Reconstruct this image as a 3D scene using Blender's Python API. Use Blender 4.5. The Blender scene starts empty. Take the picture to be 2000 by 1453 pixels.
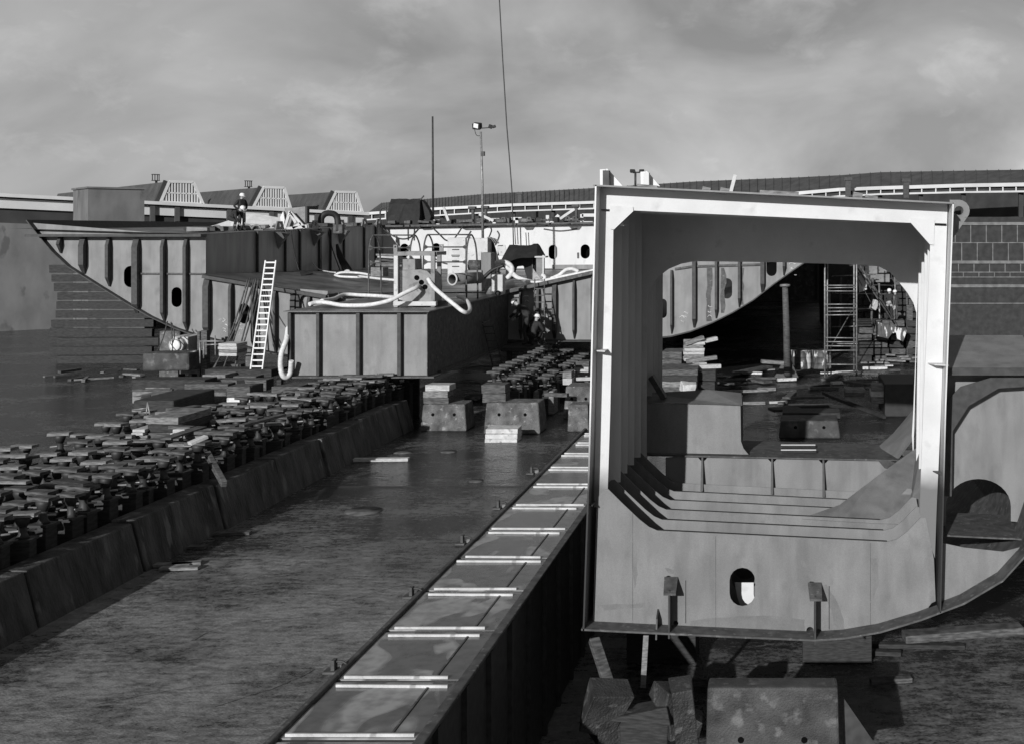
import bpy, bmesh, math, random
from mathutils import Vector, Matrix, Euler
from mathutils.geometry import tessellate_polygon
random.seed(7)
S = bpy.context.scene
COL = S.collection

# ------------------------------------------------------------------ camera
# The camera looks straight along the dock axis (+Y); the print is an off-centre view,
# so the lens is shifted.  HX, HY: where the dock axis meets the horizon in the picture.
F, HX, HY, CZ = 2300.0, 1534.0, 450.0, 6.8
cam_d = bpy.data.cameras.new('camera')
cam = bpy.data.objects.new('camera', cam_d); COL.objects.link(cam)
cam.location = (0, 0, CZ); cam.rotation_euler = (math.radians(90), 0, 0)
cam_d.sensor_width = 36.0; cam_d.lens = 36.0 * F / 2000.0
cam_d.shift_x = (1000.0 - HX) / 2000.0
cam_d.shift_y = -(726.5 - HY) / 2000.0
cam_d.clip_start = 0.1; cam_d.clip_end = 6000
S.camera = cam

# ------------------------------------------------------------------ light
SUN = Vector((0.25, 1.0, -0.325)).normalized()          # direction the light travels
el = math.asin(-SUN.z); az = math.atan2(-SUN.x, -SUN.y)
w = bpy.data.worlds.new('World'); S.world = w; w.use_nodes = True
nt = w.node_tree; N = nt.nodes; L = nt.links; N.clear()
out = N.new('ShaderNodeOutputWorld'); bg = N.new('ShaderNodeBackground')
sky = N.new('ShaderNodeTexSky'); sky.sky_type = 'NISHITA'; sky.sun_disc = False
sky.sun_elevation = el; sky.sun_rotation = az; sky.air_density = 1.0; sky.dust_density = 2.0
bw = N.new('ShaderNodeRGBToBW'); L.new(sky.outputs[0], bw.inputs[0])   # monochrome film
tc = N.new('ShaderNodeTexCoord'); mp = N.new('ShaderNodeMapping')
mp.inputs['Scale'].default_value = (1.0, 1.0, 1.7); mp.inputs['Location'].default_value = (0.62, 0.2, 0.1)
L.new(tc.outputs['Generated'], mp.inputs[0])
n1 = N.new('ShaderNodeTexNoise'); n1.inputs['Scale'].default_value = 4.2; n1.inputs['Detail'].default_value = 7
n1.inputs['Roughness'].default_value = 0.52; n1.inputs['Distortion'].default_value = 0.5
L.new(mp.outputs[0], n1.inputs['Vector'])
r1 = N.new('ShaderNodeValToRGB'); r1.color_ramp.elements[0].position = 0.36; r1.color_ramp.elements[1].position = 0.74
L.new(n1.outputs['Fac'], r1.inputs[0])
n2 = N.new('ShaderNodeTexNoise'); n2.inputs['Scale'].default_value = 13.0; n2.inputs['Detail'].default_value = 9
n2.inputs['Roughness'].default_value = 0.6; n2.inputs['Distortion'].default_value = 0.3
L.new(mp.outputs[0], n2.inputs['Vector'])
r2 = N.new('ShaderNodeValToRGB'); r2.color_ramp.elements[0].position = 0.55; r2.color_ramp.elements[1].position = 0.78
L.new(n2.outputs['Fac'], r2.inputs[0])
# an overcast deck evens the clear-sky gradient out; brighter broken cloud lies on it
m1 = N.new('ShaderNodeMath'); m1.operation = 'MULTIPLY_ADD'; m1.inputs[1].default_value = 0.22; m1.inputs[2].default_value = 1.75
L.new(bw.outputs[0], m1.inputs[0])
m2 = N.new('ShaderNodeMath'); m2.operation = 'MULTIPLY_ADD'; m2.inputs[1].default_value = 0.75; m2.inputs[2].default_value = 0.76
L.new(r1.outputs[0], m2.inputs[0])
m3 = N.new('ShaderNodeMath'); m3.operation = 'MULTIPLY_ADD'; m3.inputs[1].default_value = 0.33; m3.inputs[2].default_value = 0.0
L.new(r2.outputs[0], m3.inputs[0])
m4 = N.new('ShaderNodeMath'); m4.operation = 'ADD'; L.new(m2.outputs[0], m4.inputs[0]); L.new(m3.outputs[0], m4.inputs[1])
m5 = N.new('ShaderNodeMath'); m5.operation = 'MULTIPLY'; L.new(m1.outputs[0], m5.inputs[0]); L.new(m4.outputs[0], m5.inputs[1])
# the low cloud ahead (down the dock) is brighter than the cloud overhead and behind
sxyz = N.new('ShaderNodeSeparateXYZ'); L.new(tc.outputs['Generated'], sxyz.inputs[0])
mrz = N.new('ShaderNodeMapRange'); mrz.inputs[1].default_value = 0.5; mrz.inputs[2].default_value = 0.0; mrz.inputs[3].default_value = 0.0; mrz.inputs[4].default_value = 1.0
L.new(sxyz.outputs[2], mrz.inputs[0])
mry = N.new('ShaderNodeMapRange'); mry.inputs[1].default_value = -0.1; mry.inputs[2].default_value = 0.8; mry.inputs[3].default_value = 0.0; mry.inputs[4].default_value = 1.0
L.new(sxyz.outputs[1], mry.inputs[0])
mf = N.new('ShaderNodeMath'); mf.operation = 'MULTIPLY'; L.new(mrz.outputs[0], mf.inputs[0]); L.new(mry.outputs[0], mf.inputs[1])
mg = N.new('ShaderNodeMath'); mg.operation = 'MULTIPLY_ADD'; mg.inputs[1].default_value = 1.2; mg.inputs[2].default_value = 0.76; L.new(mf.outputs[0], mg.inputs[0])
m6 = N.new('ShaderNodeMath'); m6.operation = 'MULTIPLY'; L.new(m5.outputs[0], m6.inputs[0]); L.new(mg.outputs[0], m6.inputs[1])
L.new(m6.outputs[0], bg.inputs['Color']); bg.inputs['Strength'].default_value = 0.084
L.new(bg.outputs[0], out.inputs[0])
sd = bpy.data.lights.new('sun', 'SUN'); sd.energy = 4.2; sd.angle = math.radians(0.5); sd.color = (1, 1, 1)
so = bpy.data.objects.new('sun', sd); COL.objects.link(so)
so.rotation_euler = SUN.to_track_quat('-Z', 'Y').to_euler(); so.location = (-20, -60, 40)

S.view_settings.view_transform = 'Standard'; S.view_settings.look = 'None'
S.view_settings.exposure = 0.0; S.view_settings.gamma = 1.0
S.render.engine = 'CYCLES'; S.cycles.max_bounces = 6

# ------------------------------------------------------------------ materials (all neutral: the film is black and white)
STAIN = set(['grey_primer_plate', 'hull_plate_primer'])
def M(name, a, b, scale=2.0, rough=0.7, stretch=(1, 1, 1), lo=0.35, hi=0.65, spot=None, spot_scale=8.0, spot_lo=0.6, spot_hi=0.68,
      rough_b=None, bump=0.0, bump_scale=30.0, metallic=0.0, detail=6, distort=0.0, fine=0.0):
    m = bpy.data.materials.new(name); m.use_nodes = True
    t = m.node_tree; n = t.nodes; l = t.links; p = n['Principled BSDF']
    tc = n.new('ShaderNodeTexCoord'); mp = n.new('ShaderNodeMapping'); mp.inputs['Scale'].default_value = stretch
    l.new(tc.outputs['Object'], mp.inputs[0])
    no = n.new('ShaderNodeTexNoise'); no.inputs['Scale'].default_value = scale; no.inputs['Detail'].default_value = detail
    no.inputs['Distortion'].default_value = distort
    l.new(mp.outputs[0], no.inputs['Vector'])
    r = n.new('ShaderNodeValToRGB'); e = r.color_ramp.elements
    e[0].position = lo; e[0].color = (a, a, a, 1); e[1].position = hi; e[1].color = (b, b, b, 1)
    l.new(no.outputs['Fac'], r.inputs[0]); colr = r.outputs[0]
    if spot is not None:
        n2 = n.new('ShaderNodeTexNoise'); n2.inputs['Scale'].default_value = spot_scale; n2.inputs['Detail'].default_value = 5
        l.new(mp.outputs[0], n2.inputs['Vector'])
        r2 = n.new('ShaderNodeValToRGB'); r2.color_ramp.elements[0].position = spot_lo; r2.color_ramp.elements[1].position = spot_hi
        l.new(n2.outputs['Fac'], r2.inputs[0])
        mx = n.new('ShaderNodeMixRGB'); l.new(r2.outputs[0], mx.inputs[0]); l.new(colr, mx.inputs[1]); mx.inputs[2].default_value = (spot, spot, spot, 1)
        colr = mx.outputs[0]
    if fine > 0:
        n4 = n.new('ShaderNodeTexNoise'); n4.inputs['Scale'].default_value = 55; n4.inputs['Detail'].default_value = 3
        l.new(tc.outputs['Object'], n4.inputs['Vector'])
        ma = n.new('ShaderNodeMath'); ma.operation = 'MULTIPLY_ADD'; ma.inputs[1].default_value = 2 * fine; ma.inputs[2].default_value = 1 - fine
        l.new(n4.outputs['Fac'], ma.inputs[0])
        mx = n.new('ShaderNodeMixRGB'); mx.blend_type = 'MULTIPLY'; mx.inputs[0].default_value = 1
        l.new(colr, mx.inputs[1]); l.new(ma.outputs[0], mx.inputs[2]); colr = mx.outputs[0]
    if name in STAIN:                                   # rust and water runs down the plate
        m5_ = n.new('ShaderNodeMapping'); m5_.inputs['Scale'].default_value = (4.0, 4.0, .5); l.new(tc.outputs['Object'], m5_.inputs[0])
        n5 = n.new('ShaderNodeTexNoise'); n5.inputs['Scale'].default_value = 1.0; n5.inputs['Detail'].default_value = 6; l.new(m5_.outputs[0], n5.inputs['Vector'])
        r5 = n.new('ShaderNodeValToRGB'); r5.color_ramp.elements[0].position = .46; r5.color_ramp.elements[1].position = .72
        r5.color_ramp.elements[0].color = (1, 1, 1, 1); r5.color_ramp.elements[1].color = (.80, .80, .80, 1); l.new(n5.outputs['Fac'], r5.inputs[0])
        mx = n.new('ShaderNodeMixRGB'); mx.blend_type = 'MULTIPLY'; mx.inputs[0].default_value = 1; l.new(colr, mx.inputs[1]); l.new(r5.outputs[0], mx.inputs[2]); colr = mx.outputs[0]
    l.new(colr, p.inputs['Base Color'])
    if rough_b is not None:
        mr = n.new('ShaderNodeMapRange'); mr.inputs[1].default_value = lo; mr.inputs[2].default_value = hi
        mr.inputs[3].default_value = rough; mr.inputs[4].default_value = rough_b
        l.new(no.outputs['Fac'], mr.inputs[0]); l.new(mr.outputs[0], p.inputs['Roughness'])
    else:
        p.inputs['Roughness'].default_value = rough
    p.inputs['Metallic'].default_value = metallic
    if bump > 0:
        n3 = n.new('ShaderNodeTexNoise'); n3.inputs['Scale'].default_value = bump_scale; n3.inputs['Detail'].default_value = 6
        l.new(mp.outputs[0], n3.inputs['Vector'])
        bp = n.new('ShaderNodeBump'); bp.inputs['Strength'].default_value = bump; bp.inputs['Distance'].default_value = 0.05
        l.new(n3.outputs['Fac'], bp.inputs['Height']); l.new(bp.outputs[0], p.inputs['Normal'])
    return m

MT = {}
MT['white'] = M('white_primer', 0.55, 0.62, 1.5, 0.6, spot=0.47, spot_scale=3, spot_lo=0.62, spot_hi=0.8, fine=0.07)
MT['inner'] = M('interior_primer', 0.60, 0.70, 1.5, 0.6, stretch=(1, 1, .4), fine=0.08)
MT['primer'] = M('grey_primer_plate', 0.155, 0.205, 1.7, 0.55, stretch=(1.2, 1.2, 0.6), spot=0.135, spot_scale=2.2, spot_lo=0.56, spot_hi=0.76, fine=0.25)
MT['stain'] = M('stained_primer', 0.130, 0.165, 3, 0.55, fine=0.3)
MT['plate'] = M('hull_plate_primer', 0.175, 0.235, 1.3, 0.6, stretch=(1.2, 1.2, 0.8), spot=0.14, spot_scale=2.0, spot_lo=0.56, spot_hi=0.8, fine=0.2)
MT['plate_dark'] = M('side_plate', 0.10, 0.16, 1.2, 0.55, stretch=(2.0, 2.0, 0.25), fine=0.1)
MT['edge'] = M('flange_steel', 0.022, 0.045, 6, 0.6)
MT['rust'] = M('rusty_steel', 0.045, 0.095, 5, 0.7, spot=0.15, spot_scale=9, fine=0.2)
MT['deck'] = M('deck_plate', 0.05, 0.12, 0.9, 0.5, rough_b=0.35, spot=0.035, spot_scale=3, fine=0.2)
MT['dark'] = M('dark_paint', 0.012, 0.025, 4, 0.65)
MT['tarp'] = M('black_tarpaulin', 0.007, 0.014, 3, 0.75, bump=0.4, bump_scale=8)
MT['whitetarp'] = M('white_tarpaulin', 0.62, 0.76, 2, 0.7, spot=0.4, spot_scale=4, spot_lo=0.64, spot_hi=0.75, bump=0.3, bump_scale=5)
MT['bulkhead'] = M('white_bulkhead_paint', 0.55, 0.63, 0.7, 0.6, spot=0.46, spot_scale=1.8, spot_lo=.6, spot_hi=.8, stretch=(1.5,1.5,.6), fine=0.08)
MT['concrete'] = M('stained_concrete', 0.05, 0.17, 3.2, 0.85, lo=.3, hi=.7, spot=0.26, spot_scale=5.5, spot_lo=0.60, spot_hi=0.68, bump=0.9, bump_scale=22, fine=0.4)
MT['concrete_dark'] = M('dark_wet_concrete', 0.016, 0.075, 2.4, 0.7, lo=.3, hi=.7, spot=0.14, spot_scale=3.2, spot_lo=0.57, spot_hi=0.70, bump=0.5, bump_scale=34, fine=0.5)
MT['concrete_pale'] = M('pale_concrete', 0.42, 0.62, 6, 0.85, spot=0.25, spot_scale=10, fine=0.2)
MT['kerb'] = M('slimy_kerb_concrete', 0.010, 0.085, 2.2, 0.65, stretch=(1, 1.5, .45), lo=0.33, hi=0.68, spot=0.15, spot_scale=2.6, spot_lo=0.60, spot_hi=0.70, bump=0.8, bump_scale=12, fine=0.5)
MT['timber'] = M('weathered_timber', 0.035, 0.12, 5, 0.85, stretch=(1, 1, 6), fine=0.35)
MT['timber_dark'] = M('tarred_timber', 0.012, 0.040, 5, 0.8, stretch=(1, 1, 6), fine=0.3)
MT['timber_pale'] = M('sawn_pale_timber', 0.34, 0.52, 5, 0.8, stretch=(1, 1, 5), spot=0.25, spot_scale=9, fine=0.2)
MT['timber_mid'] = M('grey_timber', 0.10, 0.25, 5, 0.8, stretch=(1, 1, 5), fine=0.3)
MT['batten'] = M('pale_batten', 0.42, 0.60, 3, 0.7, spot=0.3, spot_scale=5, fine=0.25)
MT['alu'] = M('aluminium_ladder', 0.66, 0.80, 6, 0.5, fine=0.1)
MT['hose'] = M('white_canvas_hose', 0.55, 0.72, 9, 0.8, fine=0.2)
MT['cable'] = M('black_cable', 0.012, 0.02, 6, 0.6)
MT['paint'] = M('light_machine_paint', 0.42, 0.52, 2, 0.5, spot=0.3, spot_scale=7, fine=0.1)
MT['grey'] = M('grey_machine_paint', 0.13, 0.20, 3, 0.5, spot=0.08, spot_scale=7, fine=0.15)
MT['greybox'] = M('grey_duct_paint', 0.16, 0.25, 3, 0.5, spot=0.09, spot_scale=5, spot_lo=.56, fine=0.2)
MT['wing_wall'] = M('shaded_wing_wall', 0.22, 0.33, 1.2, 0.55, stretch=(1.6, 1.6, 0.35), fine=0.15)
MT['hole'] = M('hole_black', 0.004, 0.006, 4, 1.0)
MT['hole'].node_tree.nodes['Principled BSDF'].inputs['Specular IOR Level'].default_value = 0.0
MT['wetblock'] = M('wet_broken_concrete', 0.012, 0.05, 3, 0.6, lo=.3, hi=.7, spot=0.10, spot_scale=4, bump=.6, bump_scale=25, fine=.4)
MT['steel'] = M('galvanised_tube', 0.17, 0.30, 8, 0.45, metallic=0.3)
MT['coverall'] = M('dark_coverall', 0.016, 0.030, 9, 0.9)
MT['skin'] = M('face_skin', 0.30, 0.36, 8, 0.6)
MT['helmet'] = M('white_helmet', 0.78, 0.80, 8, 0.35)
MT['roof'] = M('corrugated_roof', 0.055, 0.085, 1.0, 0.7, fine=0.1)
MT['wall_dark'] = M('dark_factory_wall', 0.030, 0.045, 1.0, 0.8, fine=0.15)
MT['wall_white'] = M('white_fascia', 0.55, 0.64, 0.6, 0.6, fine=0.08)
MT['brick'] = M('dark_brick', 0.022, 0.040, 3, 0.85, fine=0.3)
MT['joint'] = M('pale_mortar', 0.12, 0.20, 3, 0.85)
MT['glass'] = M('dirty_glass', 0.06, 0.09, 1, 0.25)
MT['block_wall'] = M('rendered_wall', 0.12, 0.17, 1.0, 0.8, stretch=(1, 1, .5), spot=0.09, spot_scale=1.2, fine=0.15)
MT['chalk'] = M('white_chalk', 0.50, 0.60, 9, 0.9)
MT['lens'] = M('lamp_glass', 0.82, 0.9, 5, 0.2)
MT['splash'] = M('splashed_drum', 0.03, 0.09, 5, 0.6, spot=0.62, spot_scale=2.2, spot_lo=0.56, spot_hi=0.60, stretch=(1.6, 1.6, .5), fine=0.3)
# the white paint fades into bare primer below: overspray at a ragged height
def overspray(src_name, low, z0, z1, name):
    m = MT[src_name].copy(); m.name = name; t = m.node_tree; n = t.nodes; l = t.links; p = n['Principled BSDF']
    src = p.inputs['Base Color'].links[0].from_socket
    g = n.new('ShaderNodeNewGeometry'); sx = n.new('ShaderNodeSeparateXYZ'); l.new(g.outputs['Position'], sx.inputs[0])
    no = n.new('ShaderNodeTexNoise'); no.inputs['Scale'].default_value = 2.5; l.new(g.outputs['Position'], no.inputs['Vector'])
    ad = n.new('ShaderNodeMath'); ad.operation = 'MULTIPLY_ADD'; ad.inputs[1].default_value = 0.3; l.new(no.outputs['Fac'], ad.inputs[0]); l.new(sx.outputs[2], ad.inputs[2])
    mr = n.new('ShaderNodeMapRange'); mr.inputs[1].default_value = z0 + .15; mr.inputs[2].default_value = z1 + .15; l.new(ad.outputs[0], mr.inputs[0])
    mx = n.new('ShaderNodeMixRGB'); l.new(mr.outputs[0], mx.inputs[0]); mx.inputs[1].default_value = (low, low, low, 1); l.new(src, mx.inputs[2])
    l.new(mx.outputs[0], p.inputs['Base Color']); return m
MT['post'] = overspray('white', 0.15, 1.82, 2.30, 'white_primer_oversprayed')
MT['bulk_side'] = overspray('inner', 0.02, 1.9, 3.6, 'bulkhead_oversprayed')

# ------------------------------------------------------------------ mesh helpers
def P(px, py, Y): return Vector(((px - HX) / F * Y, Y, CZ + (HY - py) / F * Y))
def G(px, py, z=0.0):
    Y = (CZ - z) * F / (py - HY); return Vector(((px - HX) / F * Y, Y, z))
def PX(px, Y): return (px - HX) / F * Y
def PZ(py, Y): return CZ + (HY - py) / F * Y
def smooth(pts, n=6):
    pts = [Vector(p) for p in pts]; o = []
    for i in range(len(pts) - 1):
        a, b = pts[i], pts[i + 1]; p0 = pts[i - 1] if i else a; p3 = pts[i + 2] if i + 2 < len(pts) else b
        for k in range(n):
            t = k / n
            o.append(0.5 * ((2 * a) + (b - p0) * t + (2 * p0 - 5 * a + 4 * b - p3) * t * t + (3 * a - p0 - 3 * b + p3) * t ** 3))
    o.append(pts[-1]); return o
def stadium(cx, cy, w, h, n=8):
    r = w / 2; o = []
    for k in range(n + 1): a = math.pi * k / n; o.append((cx + r * math.cos(a), cy - (h / 2 - r) - r * math.sin(a)))
    for k in range(n + 1): a = math.pi + math.pi * k / n; o.append((cx + r * math.cos(a), cy + (h / 2 - r) - r * math.sin(a)))
    return o

class MB:
    def __init__(s): s.v = []; s.f = []; s.sm = set()
    def add(s, vs, fs, sm=False):
        b = len(s.v); s.v += [Vector(v) for v in vs]
        for f in fs:
            if sm: s.sm.add(len(s.f))
            s.f.append([b + i for i in f])
        return s
    BF = [(0, 1, 3, 2), (4, 6, 7, 5), (0, 4, 5, 1), (2, 3, 7, 6), (0, 2, 6, 4), (1, 5, 7, 3)]
    def box(s, x0, x1, y0, y1, z0, z1):
        return s.add([(x, y, z) for x in (x0, x1) for y in (y0, y1) for z in (z0, z1)], s.BF)
    def obox(s, c, size, rot=(0, 0, 0), j=0.0):
        R = Euler(rot).to_matrix(); c = Vector(c); h = [d / 2 for d in size]
        return s.add([c + R @ Vector((x * h[0] + random.uniform(-j, j), y * h[1] + random.uniform(-j, j), z * h[2] + random.uniform(-j, j)))
                      for x in (-1, 1) for y in (-1, 1) for z in (-1, 1)], s.BF)
    def beam(s, p, q, w, h, up=(0, 0, 1)):
        p, q = Vector(p), Vector(q); d = (q - p).normalized(); up = Vector(up)
        if abs(d.dot(up)) > 0.99: up = Vector((0, 1, 0))
        a = d.cross(up).normalized(); b = a.cross(d)
        return s.add([e + a * (i * w / 2) + b * (k * h / 2) for e in (p, q) for i in (-1, 1) for k in (-1, 1)], s.BF)
    def tube(s, pts, r, n=8, r2=None):
        pts = [Vector(p) for p in pts]; vs = []; m = len(pts); pa = None
        for i, p in enumerate(pts):
            d = (pts[min(i + 1, m - 1)] - pts[max(i - 1, 0)]).normalized()
            if pa is None:
                a = d.orthogonal().normalized()
            else:
                a = (pa - d * pa.dot(d)); a = a.normalized() if a.length > 1e-6 else d.orthogonal().normalized()
            pa = a; b = d.cross(a); rr = r if r2 is None else r + (r2 - r) * i / max(m - 1, 1)
            vs += [p + (a * math.cos(2 * math.pi * k / n) + b * math.sin(2 * math.pi * k / n)) * rr for k in range(n)]
        fs = [(i * n + k, i * n + (k + 1) % n, (i + 1) * n + (k + 1) % n, (i + 1) * n + k) for i in range(m - 1) for k in range(n)]
        s.add(vs, fs, True); b0 = len(s.v) - len(vs)
        s.f.append([b0 + k for k in range(n)][::-1]); s.f.append([b0 + (m - 1) * n + k for k in range(n)]); return s
    def lathe(s, prof, c=(0, 0, 0), n=14, axis=None):
        c = Vector(c); R = Matrix.Identity(3) if axis is None else Vector((0, 0, 1)).rotation_difference(Vector(axis)).to_matrix()
        vs = [c + R @ Vector((r * math.cos(2 * math.pi * k / n), r * math.sin(2 * math.pi * k / n), z)) for r, z in prof for k in range(n)]
        m = len(prof)
        s.add(vs, [(i * n + k, i * n + (k + 1) % n, (i + 1) * n + (k + 1) % n, (i + 1) * n + k) for i in range(m - 1) for k in range(n)], True); return s
    def poly(s, outer, holes, fn, t):
        """plate: 2-D outline with holes; fn(u, v, w) maps to 3-D, w runs 0..t"""
        loops = [outer] + list(holes); fl = [p for lp in loops for p in lp]
        tri = tessellate_polygon([[Vector((p[0], p[1], 0)) for p in lp] for lp in loops])
        n = len(fl); s.add([fn(p[0], p[1], 0) for p in fl] + [fn(p[0], p[1], t) for p in fl],
              [tuple(x) for x in tri] + [tuple(n + i for i in x[::-1]) for x in tri])
        b = len(s.v) - 2 * n; o = 0
        for lp in loops:
            k = len(lp)
            for i in range(k):
                a, c = o + i, o + (i + 1) % k; s.f.append([b + a, b + c, b + n + c, b + n + a])
            o += k
        return s
    def plate(s, px, Y, t, holes=()):          # outline in picture pixels on the plane y = Y
        return s.poly(px, holes, lambda u, v, w_: P(u, v, Y) + Vector((0, w_, 0)), t)
    def flat(s, xz, Y, t, holes=()):           # outline in x, z metres on the plane y = Y
        return s.poly(xz, holes, lambda u, v, w_: Vector((u, Y + w_, v)), t)
    def sheet(s, xz, y0, y1, t):               # open profile in x, z swept along y, t thick (offset along its normal)
        pts = [Vector((a, 0, b)) for a, b in xz]; off = []
        for i, p in enumerate(pts):
            d = (pts[min(i + 1, len(pts) - 1)] - pts[max(i - 1, 0)]).normalized(); off.append(p + Vector((d.z, 0, -d.x)) * t)
        vs = []
        for p, o in zip(pts, off):
            vs += [(p.x, y0, p.z), (p.x, y1, p.z), (o.x, y0, o.z), (o.x, y1, o.z)]
        fs = []; m = len(pts)
        for i in range(m - 1):
            a, b = 4 * i, 4 * i + 4
            fs += [(a, b, b + 1, a + 1), (a + 2, a + 3, b + 3, b + 2), (a, a + 2, b + 2, b), (a + 1, b + 1, b + 3, a + 3)]
        fs += [(0, 1, 3, 2), (4 * m - 4, 4 * m - 2, 4 * m - 1, 4 * m - 3)]
        return s.add(vs, fs)
    def build(s, name, mat, parent=None, bevel=0.0, label=None):
        if 'hole' in name or name == 'outlet': s.sm.clear(); mat = 'hole'
        o0 = Vector(parent.location) if parent is not None and parent.get('_w', 1) else Vector((0, 0, 0))
        if parent is None:
            xs = [v.x for v in s.v]; ys = [v.y for v in s.v]
            o0 = Vector(((min(xs) + max(xs)) / 2, (min(ys) + max(ys)) / 2, min(v.z for v in s.v)))
        else:
            pp = parent.parent
            while pp is not None: o0 = o0 + Vector(pp.location); pp = pp.parent
        me = bpy.data.meshes.new(name); me.from_pydata([v - o0 for v in s.v], [], s.f)
        bm = bmesh.new(); bm.from_mesh(me); bmesh.ops.recalc_face_normals(bm, faces=bm.faces)
        bm.to_mesh(me); bm.free()
        for i in s.sm:
            if i < len(me.polygons): me.polygons[i].use_smooth = True
        me.materials.append(MT[mat] if isinstance(mat, str) else mat)
        o = bpy.data.objects.new(name, me); COL.objects.link(o)
        if parent is not None: o.parent = parent
        else: o.location = o0
        if bevel:
            b = o.modifiers.new('bevel', 'BEVEL'); b.width = bevel; b.segments = 2; b.limit_method = 'ANGLE'
        if label: o['label'] = label
        return o

def tag(o, label, cat, group=None):
    o['label'] = label; o['category'] = cat
    if group: o['group'] = group
    return o
def thing(name, label, cat, loc=(0, 0, 0), group=None):
    o = bpy.data.objects.new(name, None); COL.objects.link(o); o.location = loc; o.empty_display_size = 0.3
    return tag(o, label, cat, group)
def solo(mb, name, mat, label, cat, group=None, bevel=0.0): return tag(mb.build(name, mat, None, bevel), label, cat, group)
def struct(mb, name, mat, kind='structure'):
    o = mb.build(name, mat); o['kind'] = kind; return o
def dup(root, loc=None, rotz=None, label=None, group=None, scale=None):
    def rec(o, par):
        c = o.copy(); COL.objects.link(c); c.parent = par
        for ch in list(o.children): rec(ch, c)
        return c
    r = rec(root, None)
    if loc is not None: r.location = loc
    if rotz is not None: r.rotation_euler = (0, 0, rotz)
    if scale is not None: r.scale = scale
    if label: r['label'] = label
    if group: r['group'] = group
    return r
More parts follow.
